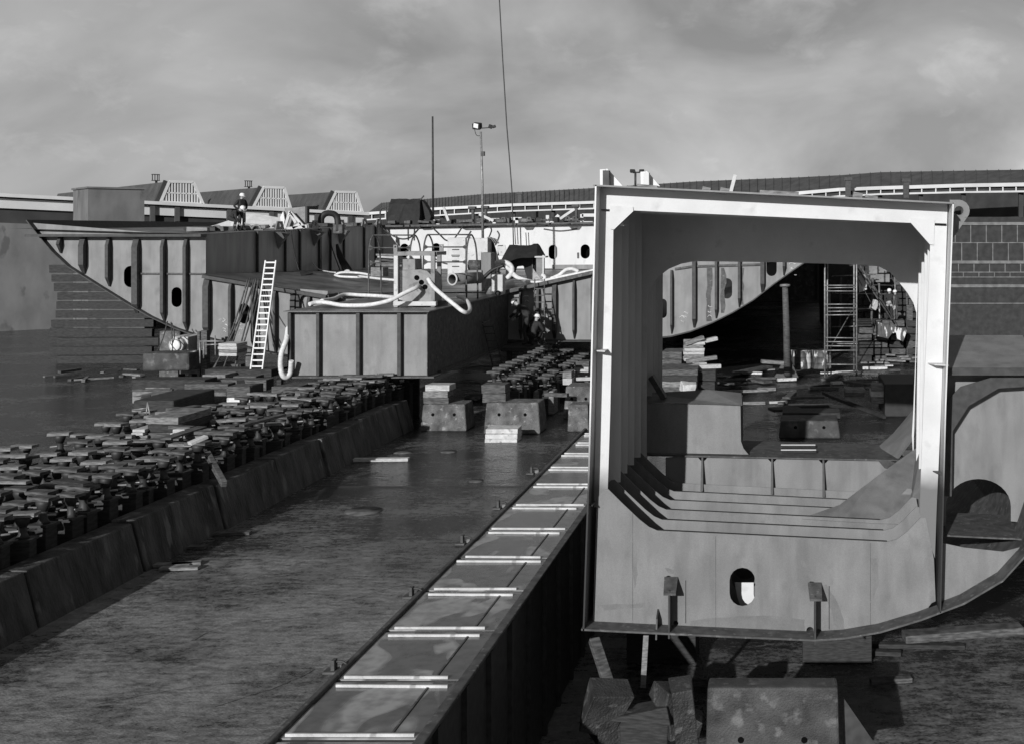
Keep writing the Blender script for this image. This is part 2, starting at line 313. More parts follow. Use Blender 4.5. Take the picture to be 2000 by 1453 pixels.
# ------------------------------------------------------------------ ground: dock floor with the lower pit on the right
PITX0, PITX1, PITY, PITZ = -4.76, 16.0, 36.5, -3.2
def floor_material():
    m = bpy.data.materials.new('wet_dock_floor'); m.use_nodes = True
    t = m.node_tree; n = t.nodes; l = t.links; p = n['Principled BSDF']
    g = n.new('ShaderNodeNewGeometry'); mp = n.new('ShaderNodeMapping'); mp.inputs['Scale'].default_value = (0.55, 0.55, 0.55)
    l.new(g.outputs['Position'], mp.inputs[0])
    a = n.new('ShaderNodeTexNoise'); a.inputs['Scale'].default_value = 0.55; a.inputs['Detail'].default_value = 8; a.inputs['Roughness'].default_value = 0.65
    l.new(mp.outputs[0], a.inputs['Vector'])
    mp2 = n.new('ShaderNodeMapping'); mp2.inputs['Scale'].default_value = (1.0, 2.6, 1.0); l.new(g.outputs['Position'], mp2.inputs[0])
    b = n.new('ShaderNodeTexNoise'); b.inputs['Scale'].default_value = 2.6; b.inputs['Detail'].default_value = 8; b.inputs['Roughness'].default_value = 0.7
    l.new(mp2.outputs[0], b.inputs['Vector'])
    c = n.new('ShaderNodeTexNoise'); c.inputs['Scale'].default_value = 22; c.inputs['Detail'].default_value = 5; l.new(mp2.outputs[0], c.inputs['Vector'])
    s1 = n.new('ShaderNodeMath'); s1.operation = 'MULTIPLY_ADD'; s1.inputs[1].default_value = 0.7; l.new(b.outputs['Fac'], s1.inputs[0]); l.new(a.outputs['Fac'], s1.inputs[2])
    s2 = n.new('ShaderNodeMath'); s2.operation = 'MULTIPLY_ADD'; s2.inputs[1].default_value = 0.5; l.new(c.outputs['Fac'], s2.inputs[0]); l.new(s1.outputs[0], s2.inputs[2])
    mr0 = n.new('ShaderNodeMapRange'); mr0.inputs[1].default_value = 0.85; mr0.inputs[2].default_value = 1.4; l.new(s2.outputs[0], mr0.inputs[0])
    # standing water: the far floor and the pit are wetter, the near floor is only damp
    sx = n.new('ShaderNodeSeparateXYZ'); l.new(g.outputs['Position'], sx.inputs[0])
    wy = n.new('ShaderNodeMapRange'); wy.inputs[1].default_value = 19.0; wy.inputs[2].default_value = 33.0; wy.inputs[3].default_value = 0.0; wy.inputs[4].default_value = 0.42
    l.new(sx.outputs[1], wy.inputs[0])
    mp3 = n.new('ShaderNodeMapping'); mp3.inputs['Scale'].default_value = (0.8, 2.4, 1.0); mp3.inputs['Rotation'].default_value = (0, 0, .12); l.new(g.outputs['Position'], mp3.inputs[0])
    st = n.new('ShaderNodeTexNoise'); st.inputs['Scale'].default_value = 1.5; st.inputs['Detail'].default_value = 7; st.inputs['Roughness'].default_value = .7; l.new(mp3.outputs[0], st.inputs['Vector'])
    sr = n.new('ShaderNodeMapRange'); sr.inputs[1].default_value = .50; sr.inputs[2].default_value = .66; sr.inputs[3].default_value = 0; sr.inputs[4].default_value = .22; l.new(st.outputs['Fac'], sr.inputs[0])
    gr = n.new('ShaderNodeTexNoise'); gr.inputs['Scale'].default_value = 9; gr.inputs['Detail'].default_value = 4; l.new(g.outputs['Position'], gr.inputs['Vector'])
    gm = n.new('ShaderNodeMath'); gm.operation = 'MULTIPLY_ADD'; gm.inputs[1].default_value = .7; gm.inputs[2].default_value = -.35; l.new(gr.outputs['Fac'], gm.inputs[0])
    ga = n.new('ShaderNodeMath'); ga.operation = 'ADD'; l.new(mr0.outputs[0], ga.inputs[0]); l.new(gm.outputs[0], ga.inputs[1])
    wa = n.new('ShaderNodeMath'); wa.operation = 'ADD'; l.new(wy.outputs[0], wa.inputs[0]); l.new(sr.outputs[0], wa.inputs[1])
    wd = n.new('ShaderNodeMath'); wd.operation = 'SUBTRACT'; l.new(ga.outputs[0], wd.inputs[0]); l.new(wa.outputs[0], wd.inputs[1])
    r = n.new('ShaderNodeValToRGB'); e = r.color_ramp.elements
    e[0].position = 0.0; e[0].color = (0.022,) * 3 + (1,); e[1].position = 0.7; e[1].color = (0.27,) * 3 + (1,)
    em = r.color_ramp.elements.new(0.3); em.color = (0.115,) * 3 + (1,)
    l.new(wd.outputs[0], r.inputs[0]); l.new(r.outputs[0], p.inputs['Base Color'])
    mr = n.new('ShaderNodeMapRange'); mr.inputs[1].default_value = 0.0; mr.inputs[2].default_value = 0.5; mr.inputs[3].default_value = 0.10; mr.inputs[4].default_value = 0.6
    l.new(wd.outputs[0], mr.inputs[0]); l.new(mr.outputs[0], p.inputs['Roughness'])
    bp = n.new('ShaderNodeBump'); bp.inputs['Strength'].default_value = 0.7; bp.inputs['Distance'].default_value = 0.06
    l.new(s2.outputs[0], bp.inputs['Height']); l.new(bp.outputs[0], p.inputs['Normal']); return m
MT['floor'] = floor_material()
b = MB()
def sheet_quad(b, x0, x1, y0, y1, z): b.add([(x0, y0, z), (x1, y0, z), (x1, y1, z), (x0, y1, z)], [(0, 1, 2, 3)])
sheet_quad(b, -900, PITX0, -80, 3000, 0); sheet_quad(b, PITX0, PITX1, PITY, 3000, 0); sheet_quad(b, PITX1, 900, -80, 3000, 0)
struct(b, 'dock_floor', 'floor')
b = MB(); sheet_quad(b, PITX0 - .8, PITX1, -80, PITY, PITZ); struct(b, 'pit_floor', 'floor')
b = MB(); b.box(PITX0, PITX1, PITY, PITY + 0.4, PITZ, -0.004); b.box(PITX1, PITX1 + .4, -80, PITY + .4, PITZ, -0.004)
o = struct(b, 'pit_side', 'concrete_dark')
# drainage channel and expansion joints of the floor
b = MB()
for y in (14.2, 31.3): b.box(-12.6, -6.85, y, y + 0.035, 0.0, 0.004)
random.seed(41)
for (px, py) in ((420, 1380), (620, 1180), (700, 1050), (860, 1000), (380, 1250), (520, 1330)):      # cracks
    g = G(px, py); a = random.uniform(0, 3); p_ = Vector((g.x, g.y, 0))
    for k_ in range(7):
        a += random.uniform(-.5, .5); q_ = p_ + Vector((math.cos(a), math.sin(a), 0)) * random.uniform(.15, .4)
        d_ = (q_ - p_).normalized(); n_ = Vector((-d_.y, d_.x, 0)) * random.uniform(.004, .012)
        b.add([p_ - n_ + Vector((0, 0, .003)), p_ + n_ + Vector((0, 0, .003)), q_ + n_ * .6 + Vector((0, 0, .003)), q_ - n_ * .6 + Vector((0, 0, .003))], [(0, 1, 2, 3)]); p_ = q_
struct(b, 'floor_joints', 'dark')

# ------------------------------------------------------------------ plated caisson top that crosses the floor (the strip)
SX0, SX1 = -6.77, -4.76
cw = thing('dock_caisson', 'long steel plated wall top running beside the deep pit', 'dock wall', (-5.8, 10, PITZ))
b = MB(); b.box(SX0 + .05, SX1 - 0.05, 2, 41, PITZ, 0.05); 
for k in range(26): b.box(SX1 - .05, SX1 + .03, 3 + k * 1.45, 3.12 + k * 1.45, PITZ, 0.02)
b.build('side_plating', 'edge', cw)
b = MB(); b.box(SX0 - .04, SX0 + .05, 2, 41, 0.0, 0.13); b.build('rim', 'rust', cw, 0.02)
b = MB(); b.box(SX1 - .12, SX1 + .04, 2, 41, 0.05, 0.11); b.build('rim', 'rust', cw, 0.015)
def wet_plate():
    m = bpy.data.materials.new('wet_steel_plate'); m.use_nodes = True
    t = m.node_tree; n = t.nodes; l = t.links; p = n['Principled BSDF']
    g = n.new('ShaderNodeNewGeometry'); mp = n.new('ShaderNodeMapping'); mp.inputs['Scale'].default_value = (1.0, 0.5, 1)
    l.new(g.outputs['Position'], mp.inputs[0])
    a = n.new('ShaderNodeTexNoise'); a.inputs['Scale'].default_value = 0.8; a.inputs['Detail'].default_value = 1.5; a.inputs['Distortion'].default_value = 1.6
    l.new(mp.outputs[0], a.inputs['Vector'])
    r = n.new('ShaderNodeValToRGB'); e = r.color_ramp.elements
    e[0].position = 0.50; e[0].color = (0.11,) * 3 + (1,); e[1].position = 0.55; e[1].color = (0.34,) * 3 + (1,)
    c = n.new('ShaderNodeTexNoise'); c.inputs['Scale'].default_value = 5; c.inputs['Detail'].default_value = 8; l.new(g.outputs['Position'], c.inputs['Vector'])
    l.new(a.outputs['Fac'], r.inputs[0])
    mx = n.new('ShaderNodeMixRGB'); mx.blend_type = 'MULTIPLY'; mx.inputs[0].default_value = 0.4; l.new(r.outputs[0], mx.inputs[1])
    r3 = n.new('ShaderNodeValToRGB'); r3.color_ramp.elements[0].position = .3; r3.color_ramp.elements[1].position = .6; l.new(c.outputs['Fac'], r3.inputs[0]); l.new(r3.outputs[0], mx.inputs[2])
    l.new(mx.outputs[0], p.inputs['Base Color'])
    mr = n.new('ShaderNodeMapRange'); mr.inputs[1].default_value = 0.5; mr.inputs[2].default_value = 0.545; mr.inputs[3].default_value = 0.16; mr.inputs[4].default_value = 0.55
    l.new(a.outputs['Fac'], mr.inputs[0]); l.new(mr.outputs[0], p.inputs['Roughness'])
    return m
MT['wet'] = wet_plate()
edges = [1445, 1329, 1232, 1154, 1090, 1035, 988, 947, 914, 887, 866, 848]       # plate joints seen in the picture
YS = [G(0, y, 0.07).y for y in edges]; YS = [YS[0] - 3.2] + YS
for i in range(len(YS) - 1):
    b = MB(); b.box(SX0 + .06, SX1 - .12, YS[i] + .06, YS[i + 1] - .06, 0.05, 0.07); b.build('cover_plate', 'wet', cw)
for i in range(1, len(YS) - 1):
    b = MB(); b.box(SX1 - .52, SX1 - .49, YS[i - 1] + .1, YS[i] - .2, 0.07, 0.085); b.build('seam_bar', 'rust', cw)
for i, yy in enumerate(edges):                                                    # loose battens, a pair at every joint
    y0 = G(0, yy, 0.1).y; first = (i == 0)
    for s in (-1, 1):
        y = y0 + s * (0.16 + 0.03 * random.random()); x0 = SX0 + .13 + random.uniform(-.05, .08); x1 = SX1 - .22 + random.uniform(-.1, .08)
        b = MB(); b.beam((x0, y, .095), (x1, y + random.uniform(-.03, .03), .09), .042, .042)
        solo(b, 'batten', 'batten', 'pale wooden batten laid across the joint of two steel cover plates', 'batten', 'battens across the plated wall top', .004)
for (px, py) in ((655, 1312), (806, 1166), (905, 1062), (975, 993), (1040, 925)): # ring brackets beside the rim
    g = G(px, py); t = thing('mooring_ring', 'rusty iron ring bracket on the wet floor beside the plated wall top', 'mooring ring', (g.x, g.y, 0), 'ring brackets beside the plated wall')
    b = MB(); b.box(g.x - .16, g.x + .05, g.y - .12, g.y + .12, 0, .04); b.box(g.x - .05, g.x + .01, g.y - .07, g.y + .07, .04, .2); b.build('bracket', 'rust', t, .01)
    b = MB(); b.tube([(g.x + .06 + .13 * math.cos(a), g.y, .08 + .09 * math.sin(a)) for a in [k * math.pi / 6 for k in range(13)]], .018); b.build('ring', 'edge', t)
    b = MB(); b.box(g.x + .05, SX0 - .09, g.y + .05, g.y + .22, .0, .09); b.build('strap', 'timber_mid', t, .01)

# ------------------------------------------------------------------ kerb on the left
KX = -12.72
k = thing('kerb_wall', 'stained sloping concrete kerb along the left side of the floor', 'kerb', (KX, 22, 0))
y = 4.0; i = 0
while y < 40.5:
    ln = 2.9 + 0.5 * random.random(); y1 = min(y + ln, 40.5); b = MB(); top = 1.0 + random.uniform(-.03, .03); dx = random.uniform(-.04, .04)
    b.add([(KX + dx, y, 0), (KX + dx, y1 - .07, 0), (KX - .25 + dx, y1 - .07, top), (KX - .25 + dx, y, top),
           (KX - .75, y, 0), (KX - .75, y1 - .07, 0), (KX - .75, y1 - .07, top), (KX - .75, y, top)],
          [(0, 1, 2, 3), (4, 7, 6, 5), (3, 2, 6, 7), (0, 3, 7, 4), (1, 5, 6, 2)])
    b.build('kerb_segment', 'kerb', k, 0.03)
    y = y1; i += 1

# ------------------------------------------------------------------ left workshop with three glazed roof monitors
QA, QB = Vector((PX(285, 88), 88, 0)), Vector((PX(708, 99), 99, 0))           # front wall, turned towards the sun
qd = (QB - QA).normalized(); qn = Vector((qd.y, -qd.x, 0)); UB = (QB - QA).length; UA = -26.0
def Q(u, v, z): return QA + qd * u + qn * v + Vector((0, 0, z))              # along the wall, out of the wall, up
def Qpx(px, py, v=0.0):                                                       # picture point on the wall plane
    k = (px - HX) / F; o = QA + qn * v; u = (k * o.y - o.x) / (qd.x - k * qd.y); p = o + qd * u; return u, CZ + (HY - py) / F * p.y
z0e, z1e = Qpx(285, 394)[1], Qpx(708, 416)[1]
def ze(u): return z0e + (z1e - z0e) * u / UB
ws = thing('workshop', 'long dark walled workshop with white fascia and three glazed roof monitors', 'building', QA + Vector((3, 3, 0)))
def qbox(b, u0, u1, v0, v1, za, zb):
    b.add([Q(u, v, (f(u) if callable(f) else f)) for u in (u0, u1) for v in (v0, v1) for f in (za, zb)], MB.BF)
b = MB(); qbox(b, UA, UB, -45, 0, 0, lambda u: ze(u) - .25); b.build('wall', 'wall_dark', ws)
b = MB(); qbox(b, UA, UB, 0.002, .25, lambda u: ze(u) - 1.0, lambda u: ze(u) - .32); b.build('fascia', 'wall_white', ws)
b = MB(); qbox(b, UA, UB + .3, -45, .7, lambda u: ze(u) - .22, lambda u: ze(u) + .02); b.build('eaves', 'wall_white', ws)
for px in (295, 343, 444, 527, 615, 680):
    u = Qpx(px, 400)[0]; b = MB(); qbox(b, u - .16, u + .16, .252, .5, 0, lambda u_: ze(u_) - .3); b.build('column', 'roof', ws)
b = MB(); qbox(b, UA, UB, .01, 3.2, 0, lambda u: ze(u) - 2.05); b.build('lean_to', 'block_wall', ws)
for (pa, pt0, pt1, pb, yt) in ((312, 329, 376, 395, 356), (493, 513, 553, 566, 367), (636, 654, 693, 706, 376)):
    ua, ut0, ut1, ub = [Qpx(p_, 380)[0] for p_ in (pa, pt0, pt1, pb)]; zt = Qpx((pt0 + pt1) / 2, yt)[1]
    V = [(ua, ze(ua)), (ut0, zt), (ut1, zt), (ub, ze(ub))]
    roof = MB(); roof.add([Q(u, .1, z) for u, z in V] + [Q(u, -40, z) for u, z in V], [(0, 1, 5, 4), (1, 2, 6, 5), (2, 3, 7, 6), (4, 5, 6, 7)])
    for q in range(90): v = -.3 - q * .44; roof.beam(Q(ua + .02, v, ze(ua)), Q(ut0 + .02, v, zt - .03), .09, .06)
    mo = roof.build('roof_monitor', 'roof', ws)
    gl = MB(); gl.add([Q(u, .12, z) for u, z in V], [(0, 1, 2, 3)]); gl.build('glazing', 'glass', mo)
    fr = MB()
    for i in range(4): fr.beam(Q(V[i][0], .2, V[i][1]), Q(V[(i + 1) % 4][0], .2, V[(i + 1) % 4][1]), .2, .17, qn)
    n = 15
    for q in range(1, n):
        u = ua + (ub - ua) * q / n
        zz = zt if ut0 <= u <= ut1 else (V[0][1] + (zt - V[0][1]) * ((u - ua) / (ut0 - ua) if u < ut0 else (ub - u) / (ub - ut1)))
        fr.beam(Q(u, .2, ze(u)), Q(u, .2, zz), .1, .10 if q % 2 else .055, qn)
    zm = .46; fr.beam(Q(ua + (ut0 - ua) * zm, .2, ze(ua) + (zt - ze(ua)) * zm), Q(ub - (ub - ut1) * zm, .2, ze(ub) + (zt - ze(ub)) * zm), .1, .1, qn)
    fr.build('window_frame', 'wall_white', mo)
    b = MB(); b.beam(Q(ua - .25, .15, ze(ua)), Q(ut0 - .22, .15, zt + .05), .3, .2, qn); b.build('verge', 'wall_dark', mo)
for (px, py, v) in ((304, 340, -9), (485, 352, -9)):                          # ventilator cages on the ridges
    u, z = Qpx(px, py + 14, v); b = MB()
    for du in (-.25, -.06, .12, .25): qbox(b, u + du - .03, u + du + .03, v, v + .06, z, z + .55)
    for dz in (0, .5): qbox(b, u - .28, u + .28, v - .2, v + .2, z + dz, z + dz + .05)
    qbox(b, u - .05, u + .12, v, v + .1, z - .9, z); b.build('ventilator', 'edge', ws)
u0, z_b = Qpx(282, 371, 9); u1 = Qpx(172, 371, 9)[0]; b = MB(); qbox(b, u1, u0, 4.5, 9, 0, z_b); qbox(b, u1 - .1, u0 + .08, 4.4, 9.1, z_b, z_b + .12)
solo(b, 'block_building', 'block_wall', 'plain pale rendered block building at the far left before the workshop', 'building')

# ------------------------------------------------------------------ long curved-front warehouse on the right
wh = thing('warehouse', 'very long dark roofed warehouse with white crane rail band and large white wall letters', 'building', (20, 130, 0))
KP = [(716, 235, 452, 418, 418), (745, 220, 425, 397, 420), (940, 185, 411, 380, 405), (1160, 160, 397, 368, 398), (1360, 143, 385, 355, 391), (1560, 130, 377, 347, 380), (1640, 126, 372, 343, 373), (1720, 122, 368, 337, 368), (1884, 113, 363, 334, 363), (2120, 103, 360, 330, 360)]
ev = [P(a, c, Y) for a, Y, c, r, g in KP]; rd = [P(a, r, Y + 7) + Vector((0, 0, 0)) for a, Y, c, r, g in KP]
rd = [Vector((PX(a, Y) + (1.5 if i == 0 else 0), Y + 7, PZ(r, Y + 7))) for i, (a, Y, c, r, g) in enumerate(KP)]
for i, v in enumerate(rd): v.x = PX(KP[i][0], KP[i][1] + 7)
b = MB(); n = len(KP)
b.add(ev + rd, [(i, i + 1, n + i + 1, n + i) for i in range(n - 1)])
bk = [v + Vector((0, 9, -3)) for v in rd]; b.add(rd + bk, [(i, i + 1, n + i + 1, n + i) for i in range(n - 1)])
for i in range(n - 1):                                             # standing seams
    m_ = int((ev[i + 1] - ev[i]).length / 1.3)
    for q in range(m_):
        t_ = q / m_; b.beam(ev[i].lerp(ev[i + 1], t_) + Vector((0, 0, .05)), rd[i].lerp(rd[i + 1], t_) + Vector((0, 0, .05)), .07, .06)
b.build('roof', 'roof', wh)
b = MB()
for i in range(n - 1):
    a, c = ev[i] + Vector((0, .4, -.05)), ev[i + 1] + Vector((0, .4, -.05))
    b.add([(a.x, a.y, 0), (c.x, c.y, 0), c, a], [(0, 1, 2, 3)])
b.build('wall', 'wall_dark', wh)
b = MB(); RB = [(480, 150, 440, 455), (590, 145, 430, 441), (700, 142, 419, 431), (860, 140, 408, 421), (1000, 138, 401, 413), (1160, 132, 396, 408), (1360, 122, 388, 400), (1560, 116, 378, 392), (1640, 114, 371, 384), (1720, 111, 368, 380), (1884, 106, 363, 376), (2120, 98, 359, 373)]
up = [P(a, u, Y) for a, Y, u, d in RB]; dn = [P(a, d, Y) for a, Y, u, d in RB]
for i in range(len(RB) - 1):
    b.beam(up[i], up[i + 1], .25, .32); b.beam(dn[i], dn[i + 1], .2, .16)
    m_ = max(2, int((RB[i + 1][0] - RB[i][0]) / 25))
    for q in range(m_): b.beam(up[i].lerp(up[i + 1], q / m_), dn[i].lerp(dn[i + 1], q / m_), .1, .1, (0, 1, 0))
b.build('crane_rail', 'wall_white', wh)
b = MB()
for i in range(0, len(RB) - 1):
    b.add([up[i] + Vector((0, .3, 0)), up[i + 1] + Vector((0, .3, 0)), dn[i + 1] + Vector((0, .3, 0)), dn[i] + Vector((0, .3, 0))], [(0, 1, 2, 3)])
    for q in range(2):
        a = dn[i].lerp(dn[i + 1], q / 2) + Vector((0, .6, 0)); b.box(a.x - .2, a.x + .2, a.y, a.y + .4, 0, a.z)
b.build('rail_backing', 'wall_dark', wh)
def letter(px0, px1, py0, strokes):
    Y = 131.0; u = (px1 - px0); b = MB()
    for (a, c, d, e) in strokes:
        b.beam(P(px0 + a * u, py0 + c * 34, Y), P(px0 + d * u, py0 + e * 34, Y), .35, .42, (0, 1, 0))
    b.build('sign_letter', 'wall_white', wh)
E_ = [(.1, 0, .1, 1), (.1, .06, 1, .06), (.1, .5, .8, .5), (.1, .95, 1, .95)]
T_ = [(0, .06, 1, .06), (.5, 0, .5, 1)]
letter(1066, 1092, 421, [(.15, 0, .15, 1), (.2, .6, 1, 0), (.4, .45, 1, 1)])
letter(1134, 1164, 419, [(.1, 0, .1, 1), (.1, .06, 1, .06), (.1, .5, .8, .5)])
letter(1000, 1020, 426, T_); letter(956, 976, 428, T_); letter(847, 866, 431, T_)
letter(1843, 1884, 386, E_)
for (px, py, Yq) in ((1653, 352, 114), (1763, 355, 112), (1025, 374, 170)):
    p = P(px, py + 14, Yq); b = MB(); b.box(p.x - .25, p.x + .25, p.y - 3.2, p.y - 2.8, p.z - 1.0, p.z + .5); b.box(p.x - .4, p.x + .4, p.y - 3.3, p.y - 2.7, p.z + .5, p.z + .8); b.build('roof_vent', 'edge', wh)

# ------------------------------------------------------------------ dark brick building behind the right side
bb = thing('brick_building', 'dark brick building with pale courses behind the scaffold tower', 'building', (12, 74, 0))
b = MB(); b.box(2.6, 34, 72, 90, 0, 7.6); b.build('wall', 'brick', bb)
b = MB()
for zz in (7.1, 4.75, 3.3): b.box(9.2, 34, 71.9, 72, zz, zz + .18)
for zz in (6.0, 4.2, 3.9, 2.3): b.box(9.2, 34, 71.96, 72, zz, zz + .05)
for i in range(26):
    for (za, zb, o_) in ((6.05, 7.1, 0), (4.93, 6.0, .4), (4.25, 4.75, .2), (3.95, 4.2, .5)):
        x = 9.4 + i * .95 + o_; b.box(x, x + .05, 71.96, 72, za, zb)
b.build('stone_courses', 'joint', bb)
# ------------------------------------------------------------------ the big upright hull section in the pit
D0, DF, SP = 22.5, 22.03, 0.844
hs = thing('hull_section', 'tall open hull section with white upper frame and grey floors in the pit', 'ship section', (0, 30, PITZ + .5))
K = DF / D0
def front(px, py): return (PX(px, DF), PZ(py, DF))                 # front edge of the shell, x z
def ring(px, py): return (PX(px, D0), PZ(py, D0))
YE = 31.7
def zc(z): return CZ + (z - CZ) * .8036
b = MB(); b.sheet([front(1138, 1231), front(1149, 905), front(1162, 362)], DF, YE, .03); b.build('side_bulkhead', 'bulk_side', hs)
b = MB(); b.sheet([front(1158, 361), front(1400, 373), front(1600, 383), front(1866, 396)], DF, YE, .03); b.build('deck_plate', 'plate', hs)
b = MB(); b.sheet([front(1863, 397), front(1848, 800), front(1838, 1196)], DF, D0 + 5 * SP + .02, .025); b.build('side_bulkhead', 'bulk_side', hs)
bil = [front(1135, 1231), front(1300, 1239), front(1450, 1246), front(1590, 1252), front(1650, 1248), front(1720, 1236), front(1800, 1212), front(1884, 1180), front(1960, 1135), front(2010, 1080), front(2040, 990), front(2050, 900), front(2050, 745)]
b = MB(); b.sheet(bil, DF, YE, -.035); b.build('bottom_shell', 'rust', hs)
# white front ring: two posts and the deck beam with notches
ringpoly = [(1171, 364), (1851, 397), (1846, 560), (1838, 800), (1829, 1000), (1826, 1090), (1796, 1000), (1803, 800), (1812, 600), (1817, 470),
            (1822, 438), (1240, 412), (1199, 412), (1198, 445), (1196, 600), (1192, 800), (1187, 955), (1187, 990), (1160, 990), (1164, 800), (1168, 600)]
b = MB(); b.plate(ringpoly, D0, .03, holes=[[(1174, 409), (1191, 409.5), (1191, 414), (1174, 413.5)], [(1826, 436.5), (1849, 437.5), (1849, 442.5), (1826, 441.5)]])
b.build('front_frame', 'post', hs)
for pts in ([(1192, 402), (1236, 405), (1237, 413), (1199, 449), (1192, 448)], [(1780, 427), (1826, 429), (1824, 479), (1816, 478), (1779, 436)]):
    b = MB(); b.plate(pts, D0 - .035, .03); b.build('corner_bracket', 'white', hs)
for pts in ([(1205, 436), (1218, 437), (1218, 442), (1205, 441)],):
    b = MB(); b.plate(pts, D0 + .1, .3); b.build('tab', 'white', hs)
for (xa, xb, y_, dy) in ((1157, 1187, 684, 2), (1812, 1848, 711, 6), (1145, 1163, 980, -8), (1822, 1840, 921, 4)):   # small horizontal brackets
    b = MB(); a, c = P(xa, y_, D0 - .02), P(xb, y_ + dy * .3, D0 - .02)
    b.poly([(a.x, D0), (c.x, D0), (c.x, DF + .1), (a.x + .1, DF + .2)], [], lambda u, v, w_: Vector((u, v, a.z + w_)), .02); b.build('small_bracket', 'white' if y_ < 900 else 'rust', hs)
# floors: low transverse plates, one per frame
topL = [(1166, 972), (1181, 955), (1188, 954), (1215, 981), (1250, 1014), (1268, 1028), (1284, 1035)]
topR = [(1733, 1057), (1752, 1052), (1772, 1037), (1790, 1018), (1799, 1009), (1808, 1010), (1824, 1092)]
botP = [(1828, 1196), (1800, 1206), (1720, 1228), (1650, 1238), (1590, 1241), (1450, 1234), (1300, 1227), (1158, 1218)]
man = [stadium(1450, 1145, 50, 75)]
for i in range(6):
    Y = D0 - .015 + i * SP
    b = MB(); outl = [ring(*p) for p in topL + topR + botP]
    hl = [[ring(*p) for p in man[0]]] if i < 5 else []
    if i == 0: hl += [[(PX(cx, D0) + r_ * math.cos(a), PZ(cy, D0) - r_ * math.sin(a)) for a in [k * math.pi / 6 for k in range(12)]] for cx, cy, r_ in ((1306, 1130, .07), (1585, 1141, .07), (1582, 1230, .07), (1600, 1232, .05), (1320, 1216, .05))]
    b.flat(outl, Y, .025, hl); b.build('floor_plate', 'primer', hs)
    if i < 5:
        p0, p1 = ring(1284, 1035), ring(1733, 1057); b = MB(); b.poly([(Y + .026, 0), (Y + .12, 0), (Y + .12, 1), (Y + .026, 1)], [], lambda u, v, w_: Vector((p0[0] + (p1[0] - p0[0]) * v, u, p0[1] + (p1[1] - p0[1]) * v - .03 + w_)), .026); b.build('shadow_line', 'dark', hs)  # dark strip drawn as the shadow line above each floor plate edge
b = MB(); b.plate([(1435, 1137), (1472, 1137), (1472, 1160), (1480, 1200), (1452, 1200), (1440, 1165)], D0 + SP - .06, .02)   # white patch standing in for sunlight through the manhole onto the second floor plate
b.build('sun_patch', 'white', hs)
# stiffeners and brackets on the front of the first floor plate
for (px, yt, yb) in ((1311, 1127, 1231), (1591, 1138, 1243)):
    x, zt, zb = PX(px, D0), PZ(yt, D0), PZ(yb, D0)
    b = MB(); b.box(x - .015, x + .015, DF + .02, D0 - .02, zb, zt - .12); b.build('stiffener', 'edge', hs)
    b = MB(); b.add([(x - .13, D0 - .02, zt + .02), (x + .13, D0 - .02, zt + .02), (x + .13, DF + .0, zt - .16), (x - .10, DF + .0, zt - .16),
                     (x - .13, D0 - .02, zt - .01), (x + .13, D0 - .02, zt - .01), (x + .13, DF, zt - .2), (x - .10, DF, zt - .2)], MB.BF if False else [(0, 1, 2, 3), (7, 6, 5, 4), (0, 4, 5, 1), (1, 5, 6, 2), (2, 6, 7, 3), (3, 7, 4, 0)])
    b.build('stiffener_cap', 'rust', hs)
    b = MB(); b.box(x + .27, x + .285, D0 - .022, D0 - .016, zb + .15, zt - .05); b.build('weld_seam', 'edge', hs)
x = PX(1284, D0); b = MB(); b.poly([(D0 - .02, PZ(1188, D0)), (D0 - .02, PZ(1232, D0)), (DF + .1, PZ(1236, D0)), (D0 - .25, PZ(1200, D0))], [], lambda u, v, w_: Vector((x + w_, u, v)), .03); b.build('docking_bracket', 'edge', hs)
b = MB(); b.lathe([(0, -.012), (.2, -.012), (.2, 0)], (PX(1832, D0), D0 - .03, PZ(1192, D0)), 14, (0, 1, 0)); b.build('cope_hole', 'dark', hs)
for pl in ([(1562, 1090), (1574, 1098), (1584, 1112), (1592, 1134), (1584, 1134), (1576, 1116), (1566, 1104)], [(1600, 1142), (1614, 1140), (1630, 1165), (1646, 1205), (1650, 1228), (1634, 1230), (1624, 1190), (1610, 1160)],
           [(1348, 1212), (1400, 1205), (1470, 1201), (1540, 1204), (1572, 1210), (1572, 1234), (1450, 1231), (1350, 1226)], [(1172, 1180), (1260, 1176), (1262, 1186), (1180, 1190)], [(1300, 1108), (1318, 1114), (1322, 1122), (1306, 1118)], [(1700, 1090), (1712, 1088), (1716, 1140), (1706, 1170)], [(1236, 1075), (1243, 1074), (1246, 1120), (1240, 1150)]):
    random.seed(int(pl[0][0])); q = []
    for i_ in range(len(pl)):
        a_, c_ = pl[i_], pl[(i_ + 1) % len(pl)]
        for f_ in (0, .33, .67): q.append((a_[0] + (c_[0] - a_[0]) * f_ + random.uniform(-1.5, 1.5), a_[1] + (c_[1] - a_[1]) * f_ + random.uniform(-1.5, 1.5)))
    b = MB(); b.flat([ring(*p_) for p_ in q], D0 - .0165, .001); b.build('stain_patch', 'stain', hs)
for (px, ya, yb) in ((1398, 1046, 1230), (1700, 1060, 1230), (1236, 1000, 1222)):
    b = MB(); x = PX(px, D0); b.box(x - .004, x + .004, D0 - .019, D0 - .0155, PZ(yb, D0), PZ(ya, D0)); b.build('weld_seam', 'rust', hs)
